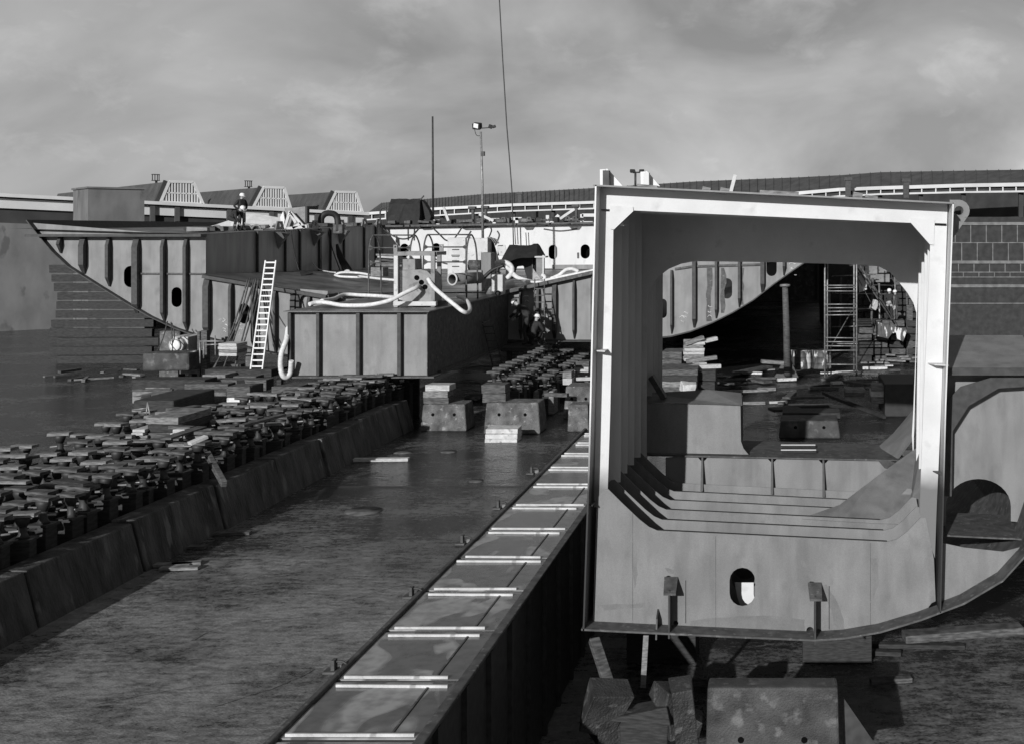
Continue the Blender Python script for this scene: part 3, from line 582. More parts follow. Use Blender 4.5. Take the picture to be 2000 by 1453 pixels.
# side frames behind the front ring
xl0, xl1, xr0, xr1 = PX(1170, D0), PX(1198, D0), PX(1812, D0), PX(1846, D0)
for i in range(1, 11):
    if i == 5: continue
    Y = D0 + i * SP; 
    ztop = zc(7.3)
    xi = PX(1199 + 13 * i, Y) if i < 6 else PX(1268 + 5 * (i - 5), Y); xo = PX(1813 - 5.5 * i, Y)
    b = MB(); b.flat([(xl0 + .02, zc(.6)), (xi, zc(.6)), (xi + .03, ztop), (xl0 + .06, ztop + .2)], Y, .02); b.build('side_frame', 'inner', hs)
    if i < 5: b = MB(); b.flat([(xo - .02, zc(.5)), (xo + .05, ztop - .25), (xr1, ztop - .25), (xr1 - .05, zc(.5))], Y, .02); b.build('side_frame', 'white', hs)
    if i not in (5,):
        b = MB(); b.flat([(xl0 + .08, zc(7.25)), (xr1 - .02, zc(6.95)), (xr1 - .02, zc(7.4)), (xl0 + .08, zc(7.72))], Y + .003, .02); b.build('deck_beam', 'inner', hs)
# deep web frame with arched opening
YW = D0 + 5 * SP
sw = F / YW
def W(px, py): return (PX(px, YW), PZ(py, YW))
arch = [(1263, 905), (1263, 590), (1266, 572), (1274, 556), (1288, 540), (1306, 526), (1330, 516), (1356, 511), (1530, 513), (1690, 518), (1716, 521), (1738, 532), (1756, 552), (1772, 572), (1784, 592), (1790, 612), (1788, 700), (1784, 800), (1781, 850)]
out_w = [W(*p) for p in arch] + [(xr1 - .15, zc(.3)), (xr1, zc(7.25)), (xl0 + .07, zc(7.6)), (xl0 + .02, zc(-.4))]
b = MB(); b.flat(out_w, YW, .03); b.build('web_frame', 'white', hs)
# inner bottom behind the floors
YB = YW + .15
def Bq(px, py, Y): return P(px, py, Y)
b = MB(); b.plate([(1300, 893), (1345, 890), (1500, 893), (1640, 898), (1714, 898), (1728, 914), (1760, 920), (1740, 985), (1300, 962)], YB, .03); b.build('rear_floor', 'primer', hs)
for (px, ya, yb, sl) in ((1372, 892, 954, 5), (1508, 894, 960, 1), (1608, 897, 965, 5)):
    b = MB(); x = PX(px, YB); za, zb = PZ(ya, YB), PZ(yb, YB)
    b.add([(x - .02, YB - .015, za), (x + .02, YB - .015, za), (x + .02, YB - .05, za), (x - .02, YB - .05, za), (x - .02, YB - .015, zb), (x + .02, YB - .015, zb), (x + .03, YB - .26, zb), (x - .03, YB - .26, zb)],
          [(0, 1, 2, 3), (7, 6, 5, 4), (0, 4, 5, 1), (1, 5, 6, 2), (2, 6, 7, 3), (3, 7, 4, 0)]); b.build('stiffener', 'edge', hs)
for (px, py) in ((1372, 893), (1508, 895), (1608, 898)):                          # rounded scallops at the stiffener heads
    b = MB(); b.plate([(px - 9, py - 1), (px + 10, py - 1), (px + 6, py + 4), (px + 1, py + 8), (px - 3, py + 6), (px - 7, py + 2)], YB - .012, .008); b.build('scallop_hole', 'hole', hs)
zt = PZ(893, YB)
b = MB(); b.poly([(PX(1262, YB), YB - .08), (PX(1772, YB), YB - .08), (PX(1740, YB + 1.85), YB + 1.85), (PX(1400, YB + 1.85), YB + 2.0), (PX(1262, YB), YB + 1.93)], [], lambda u, v, w_: Vector((u, v, zt - .02 * (u + .8) + w_)), .03); b.build('inner_bottom_plate', 'rust', hs)
for yy in (YB + .36, YB + 1.0):                                       # two drain slots with bright lips
    b = MB(); b.box(PX(1525, YB) , PX(1595, YB), yy, yy + .12, zt + .05, zt + .075); b.build('drain_slot', 'dark', hs)
    b = MB(); b.box(PX(1525, YB), PX(1595, YB), yy + .13, yy + .17, zt + .05, zt + .09); b.build('slot_lip', 'white', hs)
# centre girder box left of the inner bottom
b = MB()
b.flat([(PX(1262, YB + .05), PZ(884, YB)), (PX(1462, YB + .05), PZ(888, YB)), (PX(1452, YB), PZ(876, YB)), (PX(1447, YB), PZ(862, YB)), (PX(1446, YB), PZ(792, YB)), (PX(1262, YB), PZ(788, YB))], YB + .05, .03)
b.build('girder_face', 'primer', hs)
b = MB(); zq = PZ(790, YB); ze = PZ(776, YB + .96)
b.add([(PX(1262, YB), YB + .0, zq + .06), (PX(1450, YB), YB + .0, zq - .02), (PX(1448, YB + 1.05), YB + 1.05, zq + .12), (PX(1385, YB + 1.05), YB + 1.05, zq + .2), (PX(1262, YB + 1.05), YB + 1.05, zq + .12)], [(0, 1, 2, 3, 4)]); b.build('girder_top', 'primer', hs)
b = MB(); b.box(PX(1446, YB) - .03, PX(1446, YB), YB + .08, YB + 1.77, PZ(880, YB), zq - .03); b.build('girder_side', 'edge', hs)
b = MB(); b.beam(P(1272, 735, YW + .64), P(1298, 778, YW + .64), .35, .12); b.build('knee_bracket', 'edge', hs)
# sloping hopper plate on the right
b = MB()
Lp = [P(1566, 1013, D0 + 2 * SP - .03), P(1640, 1018, D0 + 2 * SP - .03), P(1712, 1022, D0 + 2 * SP - .03), P(1772, 1024, D0 + 2 * SP - .03), P(1798, 1002, D0 + 2 * SP - .03)]
Up = [P(1566, 1011, D0 + 2 * SP + .01), P(1640, 985, D0 + 2.7 * SP), P(1712, 930, D0 + 3.6 * SP), P(1790, 874, D0 + 4.7 * SP), P(1801, 868, D0 + 4.0 * SP)]
h = Lp + Up; b.add(h, [(i, i + 1, 6 + i, 5 + i) for i in range(4)]); b.build('hopper_plate', 'primer', hs)
for (q0, q1, q2, q3, Ya, Yb) in (((1700, 886), (1788, 806), (1792, 842), (1748, 900), YW + 1.77, YW + .24), ((1734, 858), (1783, 800), (1790, 812), (1742, 862), YW + 2.9, YW + 1.93)):
    b = MB(); v = [P(*q0, Ya), P(*q1, Ya), P(*q2, Yb), P(*q3, Yb)]; b.add(v + [x_ + Vector((.02, .03, -.04)) for x_ in v], [(0, 1, 2, 3), (7, 6, 5, 4)] + [(i, (i + 1) % 4, 4 + (i + 1) % 4, 4 + i) for i in range(4)]); b.build('hopper_bracket', 'primer', hs)
# triangular fins standing on the deck, lifting eye at the right corner
for (px, Y) in ((1181, 22.9), (1259, 25.1)):
    x0 = PX(px, Y); zb = PZ(362 if px < 1200 else 360, Y) - .05; hh = 34 / F * Y if px < 1200 else 27 / F * Y; wd = 38 / F * Y if px < 1200 else 30 / F * Y
    b = MB(); b.flat([(x0, zb), (x0 - .03, zb + hh), (x0 + .05, zb + hh + .03), (x0 + wd, zb)], Y, .06); b.beam((x0, Y - .22, zb), (x0 - .02, Y - .12, zb + hh), .1, .06, (0, 1, 0)); b.build('deck_fin', 'inner', hs)
    b = MB(); b.box(x0 + .0, x0 + .12, Y - .25, Y - .06, zb, zb + hh * .95); b.build('fin_flange', 'edge' if px < 1200 else 'white', hs)
b = MB(); c = P(1871, 412, D0 + .5)
b.flat([(c.x - .16, c.z + .21), (c.x + .04, c.z + .21)] + [(c.x + .02 + .21 * math.cos(a), c.z + .21 * math.sin(a)) for a in (1.2, .8, .4, 0, -.4, -.8)] + [(c.x - .16, c.z - .64)], D0 + .5, .06,
       [[(c.x + .02 +   .09 * math.cos(a), c.z + .09 * math.sin(a)) for a in [-k * math.pi / 6 for k in range(12)]]]); b.build('lifting_eye', 'grey', hs)
# wing side of the section, right of the bulkhead
b = MB(); b.flat([ring(1836, 1060), ring(1884, 1070), ring(1960, 1078), ring(2030, 1060), ring(2040, 985), ring(2010, 1075), ring(1960, 1125), ring(1884, 1170), ring(1836, 1190)], D0 + .05, .025); b.build('wing_floor', 'primer', hs)
op = [(1992, 1040)] + [(1926 + 66 * math.cos(a), 1010 - 56 * math.sin(a)) for a in [k * math.pi / 16 for k in range(17)]] + [(1860, 1050)]
b = MB(); b.flat([ring(1838, 730), ring(2046, 740), ring(2046, 1045)] + [ring(*p) for p in op] + [ring(1838, 1050)], D0 + .9, .025); b.build('wing_web', 'primer', hs)
b = MB(); b.poly([(PX(1838, D0), D0 + .2), (PX(2046, D0), D0 + .2), (PX(2046, D0), D0 + 2.1), (PX(1838, D0), D0 + 2.1)], [], lambda u, v, w_: Vector((u, v, PZ(1052, D0) - .05 * (u - 3.0) + w_)), .03); b.build('wing_stringer', 'rust', hs)
b = MB(); zz = PZ(722, D0); b.add([(PX(1842, D0), D0 + .3, zz), (PX(2046, D0), D0 + .3, zz), (PX(2046, D0), D0 + 2.4, zz + .44), (PX(1842, D0), D0 + 2.4, zz + .44)], [(0, 1, 2, 3)]); b.build('wing_stringer', 'primer', hs)
b = MB(); b.box(PX(1842, D0), PX(2046, D0), D0 + .27, D0 + .3, zz - .14, zz); b.build('stringer_edge', 'edge', hs)
b = MB(); b.flat([ring(1846, 980), ring(1846, 800), ring(1884, 762), ring(1950, 742), ring(2046, 742), ring(2046, 760), ring(1960, 765), ring(1900, 800), ring(1868, 850), ring(1866, 980)], D0 + .5, .03); b.build('wing_frame', 'edge', hs)
# debris lying on the deck top of the section
for (xa, xb, py, hgt, Y) in ((1372, 1388, 366, .1, 25), (1407, 1424, 367, .1, 25), (1484, 1560, 372, .06, 24.5), (1245, 1285, 361, .05, 24), (1666, 1684, 376, .12, 24.5), (1690, 1714, 378, .06, 24.2)):
    p0, p1 = P(xa, py, Y), P(xb, py + 2.0 * (xb - xa) / 40, Y); zd = zc(7.85) - (p0.x + 3.5) * .048; b = MB(); b.beam((p0.x, Y, zd + .07 + hgt / 2), (p1.x, Y, zd + .03 + hgt / 2), .14, hgt)
    solo(b, 'offcut', 'timber_mid', 'small timber offcut lying on the top of the tall white framed section', 'offcut', 'offcuts on top of the white framed section', .005)
b = MB(); p = P(1426, 369, 24); b.beam((p.x, 24, zc(7.7)), (p.x + .1, 24.1, zc(8.2)), .07, .05, (0, 1, 0)); solo(b, 'wooden_peg', 'batten', 'short pale stick leaning up from the top of the white framed section', 'stick')
# concrete supports and baulks under the section in the pit
zbm = PZ(1252, DF)
for (px, Y) in ((1280, 26.0), (1640, 26.0)):
    b = MB(); b.box(PX(px, Y) - .8, PX(px, Y) + .8, Y + 1.2, Y + 2.4, PITZ, zbm - .35); b.box(PX(px, Y) - .6, PX(px, Y) + .6, Y + 1.3, Y + 2.3, zbm - .35, zbm - .02 if px < 1600 else zbm + .1); solo(b, 'pit_support', 'timber_dark', 'dark boxed support with timber packing under the white framed section', 'support', 'supports under the white framed section', .02)
b = MB(); b.beam(P(1765, 1243, 23.6), P(1995, 1226, 23.9), .4, .16); solo(b, 'baulk', 'timber', 'long pale weathered baulk lying beneath the right bilge of the white framed section', 'timber', None, .02)
# ------------------------------------------------------------------ deck block: the keel section in the middle
db = thing('keel_block_section', 'box shaped grey ship bottom section in the middle with a duct box standing on it', 'ship section', (-14.6, 41, 1.7))
YB0 = 40.5; xa, xb = PX(568, YB0), PX(838, YB0); zb, zt = PZ(733, YB0), PZ(609, YB0)
b = MB(); b.box(xa, xb, YB0, YB0 + .04, zb, zt); b.build('front_plate', 'plate', db)
for px, wd in ((570, .10), (625, .10), (703, .12), (783, .12)):
    x = PX(px, YB0); b = MB(); b.box(x - wd / 2, x + wd / 2, YB0 - .22, YB0 - .002, zb + .02, zt - .02); b.build('stiffener', 'edge', db)
b = MB(); b.box(xb + .0, xb + .02, YB0 - .25, 52.0, zb, zt - .02); b.build('side_plate', 'rust', db)  # darker steel here puts the shade of this side into the colour
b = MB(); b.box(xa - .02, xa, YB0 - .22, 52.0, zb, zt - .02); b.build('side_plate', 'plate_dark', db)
b = MB(); b.box(xa - .12, xb + .1, YB0 - .32, 52.0, zt, zt + .04); b.build('top_plate', 'deck', db)
b = MB(); b.box(xa - .1, xb + .25, YB0 - .3, 52.0, zb - .06, zb - .01); b.build('bottom_plate', 'rust', db)
b = MB(); b.box(xb + .02, xb + .12, 41.5, 51.5, zb - .01, zb + .05); b.build('bottom_flange', 'rust', db)
b = MB(); x = xb + .1; h = P(957, 600, 44); zz = PZ(628, 47.5); b.tube(smooth([(x, 47.2, zz), (x + .1, 47.0, zz - .02), (x + .1, 47.9, zz), (x + .1, 48.1, zz + .25), (x + .08, 48.1, zz + .75), (x, 48.1, zz + .8)], 4), .025, 6); b.build('handrail', 'rust', db)

# ------------------------------------------------------------------ the ship on the berth
def section(name, label, Y, face, holes, bottom, top_z_back, Yend, top_edge=None):
    t = thing(name, label, 'ship section', (PX(sum(p[0] for p in face) / len(face), Y), Y + 1, 1.5))
    b = MB(); b.plate(face, Y, .04, holes); b.build('end_bulkhead', 'plate', t)
    b = MB(); b.sheet([(PX(a, Y), PZ(c, Y)) for a, c in bottom], Y - .3, Yend, .04); b.build('bottom_shell', 'edge', t)
    return t
def bars(t, Y, items, mat='edge', proud=.3):
    for (px, ya, yb, wpx) in items:
        x = PX(px, Y); w_ = wpx / F * Y / 2; b = MB()
        za, zb_ = PZ(ya, Y), PZ(yb, Y)
        b.add([(x - w_, Y - .002, za), (x + w_, Y - .002, za), (x + w_, Y - proud * .5, za), (x - w_, Y - proud * .5, za)] +
              [(x - w_, Y - .002, za - .35), (x + w_, Y - .002, za - .35), (x + w_, Y - proud, za - .35), (x - w_, Y - proud, za - .35)] +
              [(x - w_, Y - .002, zb_ + .4), (x + w_, Y - .002, zb_ + .4), (x + w_, Y - proud, zb_ + .4), (x - w_, Y - proud, zb_ + .4)] +
              [(x - w_ * .5, Y - .002, zb_), (x + w_ * .5, Y - .002, zb_), (x + w_ * .5, Y - .06, zb_), (x - w_ * .5, Y - .06, zb_)],
              [(0, 1, 2, 3)] + [(4 * k + i, 4 * k + (i + 1) % 4, 4 * k + 4 + (i + 1) % 4, 4 * k + 4 + i) for k in range(3) for i in range(4)] + [(15, 14, 13, 12)])
        b.build('stiffener', mat, t)  # also builds the one bar that stands for the ladder's shadow
def chalk(t, Y, px, py, n, seed):
    random.seed(seed)
    for i in range(n):
        b = MB()
        x, y = px + random.uniform(-7, 7), py + (i % 3) * 10 + random.uniform(-2, 2)
        pts = [P(x + random.uniform(-3, 3) + k * 2.2, y + random.uniform(-2.5, 2.5), Y - .006) for k in range(4)]
        b.tube(pts, .018, 4); b.build('chalk_mark', 'chalk', t)
YL = 52.0
lb = [(60, 430), (85, 462), (110, 492), (140, 520), (200, 558), (255, 592), (300, 618), (350, 641), (402, 658)]
lw = section('ship_wing', 'left wing of the ship on the berth with curved bilge and oval manholes', YL, lb + [(402, 463), (62, 466 - 30)], [stadium(255, 541, 26, 42), stadium(345, 581, 20, 39)], lb, 6.9, 118)
bars(lw, YL, [(269, 468, 612, 11), (322, 468, 628, 6), (366, 468, 646, 6), (215, 465, 560, 6), (165, 465, 535, 10), (120, 462, 495, 6)])
b = MB(); a, c = P(262, 535, YL - .04), P(402, 535.5, YL - .04); b.beam(a, c, .08, .07); b.build('seam_strip', 'rust', lw)
b = MB(); b.box(PX(62, YL), PX(402, YL) + .02, YL - .5, YL + .04, PZ(463, YL), PZ(458, YL)); b.build('top_flange', 'edge', lw)
xw = PX(400, YL)                                                         # inboard wall of the wing, runs back along the dock
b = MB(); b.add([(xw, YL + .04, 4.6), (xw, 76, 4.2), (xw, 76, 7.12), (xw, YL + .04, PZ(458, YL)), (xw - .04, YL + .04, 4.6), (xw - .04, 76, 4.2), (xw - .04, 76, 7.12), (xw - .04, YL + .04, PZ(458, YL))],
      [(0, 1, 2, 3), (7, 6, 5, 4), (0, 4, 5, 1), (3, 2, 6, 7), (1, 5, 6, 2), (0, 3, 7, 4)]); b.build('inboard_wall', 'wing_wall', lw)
b = MB(); b.add([(xw + .02, YL - .3, PZ(458, YL)), (xw + .02, 76, 7.14), (xw - 8.5, 76, 7.14), (xw - 8.5, YL - .3, PZ(458, YL) + .25)], [(0, 1, 2, 3)]); b.build('top_plate', 'deck', lw)
for Y, r in ((57, .05), (60.2, .035), (62, .05), (64.6, .12), (66.2, .04), (68.2, .05), (71.5, .05), (73.5, .1)):
    b = MB(); z1 = 6.69 + (Y - 52) / 24 * .43; b.box(xw + .002, xw + .12, Y, Y + r * 2, 4.5, z1 - .05); b.build('wall_stiffener', 'edge', lw)
for Y in (59.5, 64.0, 67.8, 71.5, 74):                                     # lifting eyes on the wall top with triangular doublers below
    z1 = 6.69 + (Y - 52) / 24 * .43; b = MB(); b.poly([(Y - .5, z1), (Y - .3, z1 + .42), (Y + .3, z1 + .42), (Y + .5, z1)], [[(Y + .12 * math.cos(a), z1 + .22 + .12 * math.sin(a)) for a in [k * math.pi / 5 for k in range(10)]]], lambda u, v, w_: Vector((xw + .05 + w_, u, v)), .06); b.build('lifting_eye', 'grey', lw)
    if Y in (59.5, 64.0, 67.8):
        b = MB(); b.add([(xw + .02, Y - .5, z1 - .1), (xw + .02, Y + .5, z1 - .1), (xw + .02, Y, z1 - 1.0), (xw + .5, Y - .2, z1 - .2), (xw + .5, Y + .3, z1 - .2)], [(0, 3, 4, 1), (0, 2, 3), (3, 2, 4), (4, 2, 1)]); b.build('doubler', 'plate', lw)
chalk(lw, YL, 300, 620, 0, 1) if False else None

YM = 51.0
face = [(402, 541), (642, 581), (642, 705), (600, 699), (560, 692), (510, 682), (470, 673), (402, 657)]
ml = section('ship_bottom', 'left half of the ship bottom leading from the curved wing down to the keel box', YM, face, [stadium(477, 613, 20, 40)], [(402, 658), (470, 674), (510, 683), (560, 693), (642, 706)], 4.4, 118)
bars(ml, YM, [(407, 545, 657, 11), (454, 549, 672, 5), (498, 557, 683, 5), (576, 570, 696, 9), (540, 566, 690, 4), (606, 578, 700, 5)])  # thin bar just right of the white ladder is its shadow, built as steel
b = MB(); a, c = P(402, 541, YM), P(642, 581, YM); b.beam(a + Vector((0, -.15, .02)), c + Vector((0, -.15, .02)), .4, .14); b.build('top_flange', 'edge', ml)
b = MB(); b.plate([(578, 566), (642, 577), (642, 584), (596, 576), (588, 580), (584, 592), (584, 700), (578, 698)], YM - .2, .03); b.build('arch_frame', 'edge', ml)
b = MB(); b.plate([(586, 565), (640, 569), (640, 574), (632, 584), (624, 576), (588, 572)], YM - .24, .03); b.build('bracket_plate', 'plate', ml)
A, C = P(402, 541, YM), P(642, 581, YM)
b = MB(); b.add([(A.x - .3, YM - .3, A.z + .12), (C.x, YM - .3, C.z + .12), (C.x, 76, 4.3), (A.x - .3, 76, 4.3)], [(0, 1, 2, 3)]); b.build('tank_top', 'deck', ml)
chalk(ml, YM, 432, 625, 7, 3); chalk(ml, YM, 462, 634, 3, 5); chalk(ml, YM, 506, 642, 5, 6)

YR = 52.0
face = [(984, 574), (1160, 535), (1276, 509), (1276, 658), (1240, 660), (1160, 664), (984, 664)]
mr = section('ship_bottom', 'right half of the ship bottom beside the keel box with a white hose along', YR, face, [], [(984, 665), (1160, 665), (1240, 661), (1276, 659)], 4.4, 118)
bars(mr, YR, [(1084, 556, 662, 8), (1122, 548, 662, 4), (1018, 568, 662, 4), (1052, 560, 662, 5), (1158, 541, 660, 5), (1200, 532, 660, 8), (1250, 520, 658, 5)])
b = MB(); a, c = P(984, 573, YR), P(1276, 508, YR); b.beam(a + Vector((0, -.15, .04)), c + Vector((0, -.15, .04)), .5, .16); b.build('top_flange', 'rust', mr)
A, C = P(984, 573, YR), P(1276, 508, YR)
b = MB(); b.add([(A.x, YR - .3, A.z + .12), (C.x, YR - .3, C.z + .12), (C.x, 76, 4.6), (A.x, 76, 4.3)], [(0, 1, 2, 3)]); b.build('tank_top', 'deck', mr)
chalk(mr, YR, 1028, 578, 2, 8); chalk(mr, YR, 1066, 621, 4, 9)
# centre of the tank top between the halves, behind the keel box
b = MB(); xl_, xr_ = P(642, 581, YM).x, P(984, 574, YR).x
b.add([(xl_, 51.0, 4.08), (xr_, 51.7, 4.10), (xr_, 76, 4.29), (xl_, 76, 4.29)], [(0, 1, 2, 3)]); b.box(xl_, xr_, 52.01, 52.1, 1.7, 4.05)
ct = thing('keel_tank_top', 'dark steel tank top plating in the middle that carries the welding gear', 'ship section', (-15, 60, 1.7)); b.build('tank_top', 'deck', ct)
b = MB(); b.box(xl_, xr_, 52.1, 118, 1.62, 1.7); b.build('bottom_shell', 'edge', ct)

YT = 52.2
rb = [(1277, 659), (1310, 656), (1350, 646), (1392, 629), (1430, 610), (1470, 586), (1510, 555), (1545, 530), (1580, 506), (1612, 470), (1625, 440)]
rw = section('ship_wing', 'right wing of the ship seen through the white frame with curved bilge and oval manholes', YT, rb + [(1618, 440), (1277, 440)], [stadium(1294, 603, 17, 38), stadium(1420, 564, 20, 40), stadium(1507, 520, 20, 40), stadium(1560, 480, 18, 36)], rb, 6.9, 118)
bars(rw, YT, [(1312, 528, 652, 4), (1356, 500, 640, 7), (1399, 470, 622, 5), (1444, 470, 600, 5), (1489, 470, 572, 8), (1531, 470, 538, 5), (1570, 470, 510, 5)])
b = MB(); b.plate([(1318, 524), (1352, 519), (1486, 515), (1486, 519), (1352, 523), (1318, 528)], YT - .1, .08); b.build('seam_strip', 'rust', rw)
b = MB(); b.box(PX(1277, YT), PX(1620, YT), YT - .3, 118, PZ(438, YT), PZ(436, YT)); b.build('top_plate', 'deck', rw)
chalk(rw, YT, 1335, 610, 6, 11); chalk(rw, YT, 1384, 598, 3, 12); chalk(rw, YT, 1545, 515, 5, 13)
for (px, y0_, y1_) in ((1415, 524, 612), (1452, 524, 596), (1388, 524, 628)):     # rust bleeding beside the stiffeners
    b = MB(); pts = []; 
    random.seed(px)
    L_ = [(px - 8 + random.uniform(-2, 2), y0_ + (y1_ - y0_) * k / 6) for k in range(7)]; R_ = [(px + 1 + random.uniform(-3, 3), y0_ + (y1_ - y0_) * k / 6) for k in range(7)]
    b.plate(L_ + R_[::-1], YT - .012, .01); b.build('bare_patch', 'rust', rw)

# white transverse bulkhead across the ship
YK = 75.0
bk = thing('white_bulkhead', 'long sunlit white ship bulkhead with oval portholes behind the welding gear', 'ship section', (-14, YK, 4.3))
b = MB(); b.plate([(742, 441), (960, 438), (1160, 434), (1420, 430), (1420, 527), (1080, 525), (742, 526)], YK, .05,
                  [stadium(790, 490, 17, 27), stadium(852, 489, 17, 27), stadium(1080, 493, 17, 28), stadium(1143, 492, 18, 28), stadium(1290, 492, 18, 28)]); b.build('bulkhead_plate', 'bulkhead', bk)
b = MB(); b.plate([(1078, 518), (1420, 516), (1420, 527), (1078, 526)], YK - .08, .06); b.build('bottom_strake', 'plate', bk)
b = MB(); b.sheet([(PX(742, YK), PZ(441, YK)), (PX(1420, YK), PZ(430, YK))], YK - .5, YK + 3, .12); b.build('top_flange', 'rust', bk)
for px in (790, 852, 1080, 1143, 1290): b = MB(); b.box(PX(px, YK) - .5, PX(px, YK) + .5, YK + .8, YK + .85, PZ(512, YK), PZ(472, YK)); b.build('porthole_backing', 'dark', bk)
b = MB(); x = PX(1084, YK); b.box(x - .08, x + .12, YK + .3, YK + .34, PZ(505, YK), PZ(482, YK)); b.build('inner_frame', 'paint', bk)
for px, wpx in ((925, 60), (835, 30), (1034, 22), (1124, 24)):                     # hanging grime and brackets under the flange
    b = MB(); x = PX(px, YK); w_ = wpx / F * YK / 2; b.flat([(x - w_, 7.0), (x + w_, 7.02), (x + w_ * .6, 6.82), (x - w_ * .5, 6.8)], YK - .06, .04); b.build('bracket_plate', 'rust', bk)
b = MB(); b.box(PX(1129, YK) - .05, PX(1129, YK) + .06, YK - .06, YK - .01, PZ(505, YK), PZ(494, YK)); b.build('eye_bolt', 'rust', bk)
# added wall far under the ship, placed to keep the space below dark
b = MB(); b.box(-32, 6, 116, 117, 0, 7); solo(b, 'added_end_wall', 'concrete_dark', 'added dark wall keeping the space far under the ship black', 'wall')
# ------------------------------------------------------------------ shoring posts with jack heads
random.seed(21)
def make_post(name, label, group, cap_w, body):
    t = thing(name, label, 'shoring post', (0, 0, 0), group)
    b = MB(); b.obox((0, 0, .68), (.34, .34, 1.36), (0, 0, .05), .01); b.build('post', 'timber_dark', t, .012)
    b = MB(); b.box(-.2, .2, -.2, .2, 1.36, 1.40); b.lathe([(.0, 1.40), (.13, 1.40), (.075, 1.48), (.07, 1.62), (.0, 1.62)], n=10); b.lathe([(0, 1.62), (.085, 1.62), (.13, 1.74), (.13, 1.80), (0, 1.80)], n=10)
    b.build('jack', 'edge', t)
    b = MB(); b.tube([(-.22, -.04, 1.53), (.22, .05, 1.55)], .022, 6); b.build('jack_bar', 'steel', t)
    b = MB(); b.obox((0, 0, 1.835), (cap_w, .30, .07), (0, 0, 0), .008); b.build('cap', body, t, .006)
    return t
LBL = 'short dark shoring post with jack and timber cap behind the kerb'
protoL = make_post('shoring_post', LBL, 'shoring posts behind the kerb', .44, 'timber')
protoL2 = make_post('shoring_post', LBL, 'shoring posts behind the kerb', .5, 'timber_mid')
protos = [protoL, protoL2, protoL]; used = set()
for r, x in enumerate((-13.65, -14.3, -14.95, -15.6, -16.3, -17.0, -17.7)):
    Y = 19.0 + .15 * r; n = 0
    while Y < 52:
        hid = (Y > 43.5 and x < -12.3) or (Y > 36.5 and x < -16) or (r > 4 and Y > 33)
        p = protos[random.randrange(3)] if r < 3 else protos[random.randrange(2)]
        pos = (x + random.uniform(-.09, .09), Y + random.uniform(-.1, .1), -.12 + random.uniform(-.06, .12))
        if not hid:
            if p.name not in used: used.add(p.name); o = p; o.location = pos
            else: o = dup(p, pos)
            o.rotation_euler = (0, 0, random.uniform(-.25, .25))
            o.scale = (random.uniform(.9, 1.12), random.uniform(.85, 1.1), random.uniform(.96, 1.05))
        Y += .66 + random.uniform(-.05, .08) + (.05 * r)
LBR = 'short dark shoring post with jack and pale cap right of the keel box'
pr = make_post('shoring_post', LBR, 'shoring posts right of the keel box', .46, 'timber'); first = True
for r, x in enumerate((-10.2, -9.55, -8.9)):
    for kk in range(12):
        Y = 41.2 + kk * .92 + .3 * r
        if r == 2 and kk in (0, 1, 5): continue
        pos = (x + random.uniform(-.06, .06), Y, .02 - .25 * r + random.uniform(-.04, .04))
        if first: o = pr; o.location = pos; first = False
        else: o = dup(pr, pos)
        o.rotation_euler = (0, 0, random.uniform(-.2, .2))

# planks and offcuts thrown on the post tops
def plank(p, q, w_, h_, mat, label, group=None, name='plank', cat='plank', bev=.006):
    b = MB(); b.beam(p, q, w_, h_); return solo(b, name, mat, label, cat, group, bev)
plank(P(370, 866, 26.3), P(403, 852, 26.6), .18, .07, 'batten', 'bright white plank lying askew on the post caps at the left')
for i in range(16):
    Y = random.uniform(22, 40); x = random.uniform(-19.5, -13.4); a = random.uniform(-.5, .5) + (1.57 if random.random() < .25 else 0); ln = random.uniform(.5, 1.7)
    z = 1.86 + random.uniform(0, .08); d = Vector((math.cos(a), math.sin(a), random.uniform(-.03, .03))) * ln / 2; c = Vector((x, Y, z))
    plank(c - d, c + d, random.uniform(.12, .28), random.uniform(.04, .09), random.choice(['timber_mid', 'timber', 'timber', 'timber_dark', 'timber']), 'loose weathered plank lying across the caps of the left shoring posts', 'loose planks on the left shoring posts')
for (px, py, ln) in ((330, 852, .9), (492, 810, 1.3), (300, 882, 1.8), (352, 884, .8)): pass

# ------------------------------------------------------------------ concrete blocks
def cblock(px0, px1, pyt, pyb, Y, mat, label, depth=1.2, z0=None, taper=.08, group=None, holes=True):
    x0, x1, zt = PX(px0, Y), PX(px1, Y), PZ(pyt, Y); z0 = PZ(pyb, Y) if z0 is None else z0
    t = thing('concrete_block', label, 'concrete block', ((x0 + x1) / 2, Y + depth / 2, z0), group)
    b = MB(); k = taper; n = 5
    V = [(x0, Y, z0), (x1, Y, z0), (x1, Y + depth, z0), (x0, Y + depth, z0), (x0 + k, Y + k, zt), (x1 - k, Y + k, zt), (x1 - k, Y + depth - k, zt), (x0 + k, Y + depth - k, zt)]
    b.add(V, [(0, 1, 2, 3), (7, 6, 5, 4), (0, 4, 5, 1), (1, 5, 6, 2), (2, 6, 7, 3), (3, 7, 4, 0)]); b.build('block', mat, t, .045)
    if holes:
        for f in (.27, .73):
            b = MB(); zz = z0 + (zt - z0) * .62; yy = Y + k * .62; b.lathe([(0, -.006), (.055, -.006), (.055, .03)], (x0 + (x1 - x0) * f, yy, zz), 12, (0, 1, 0)); b.build('lifting_hole', 'dark', t)
    return t
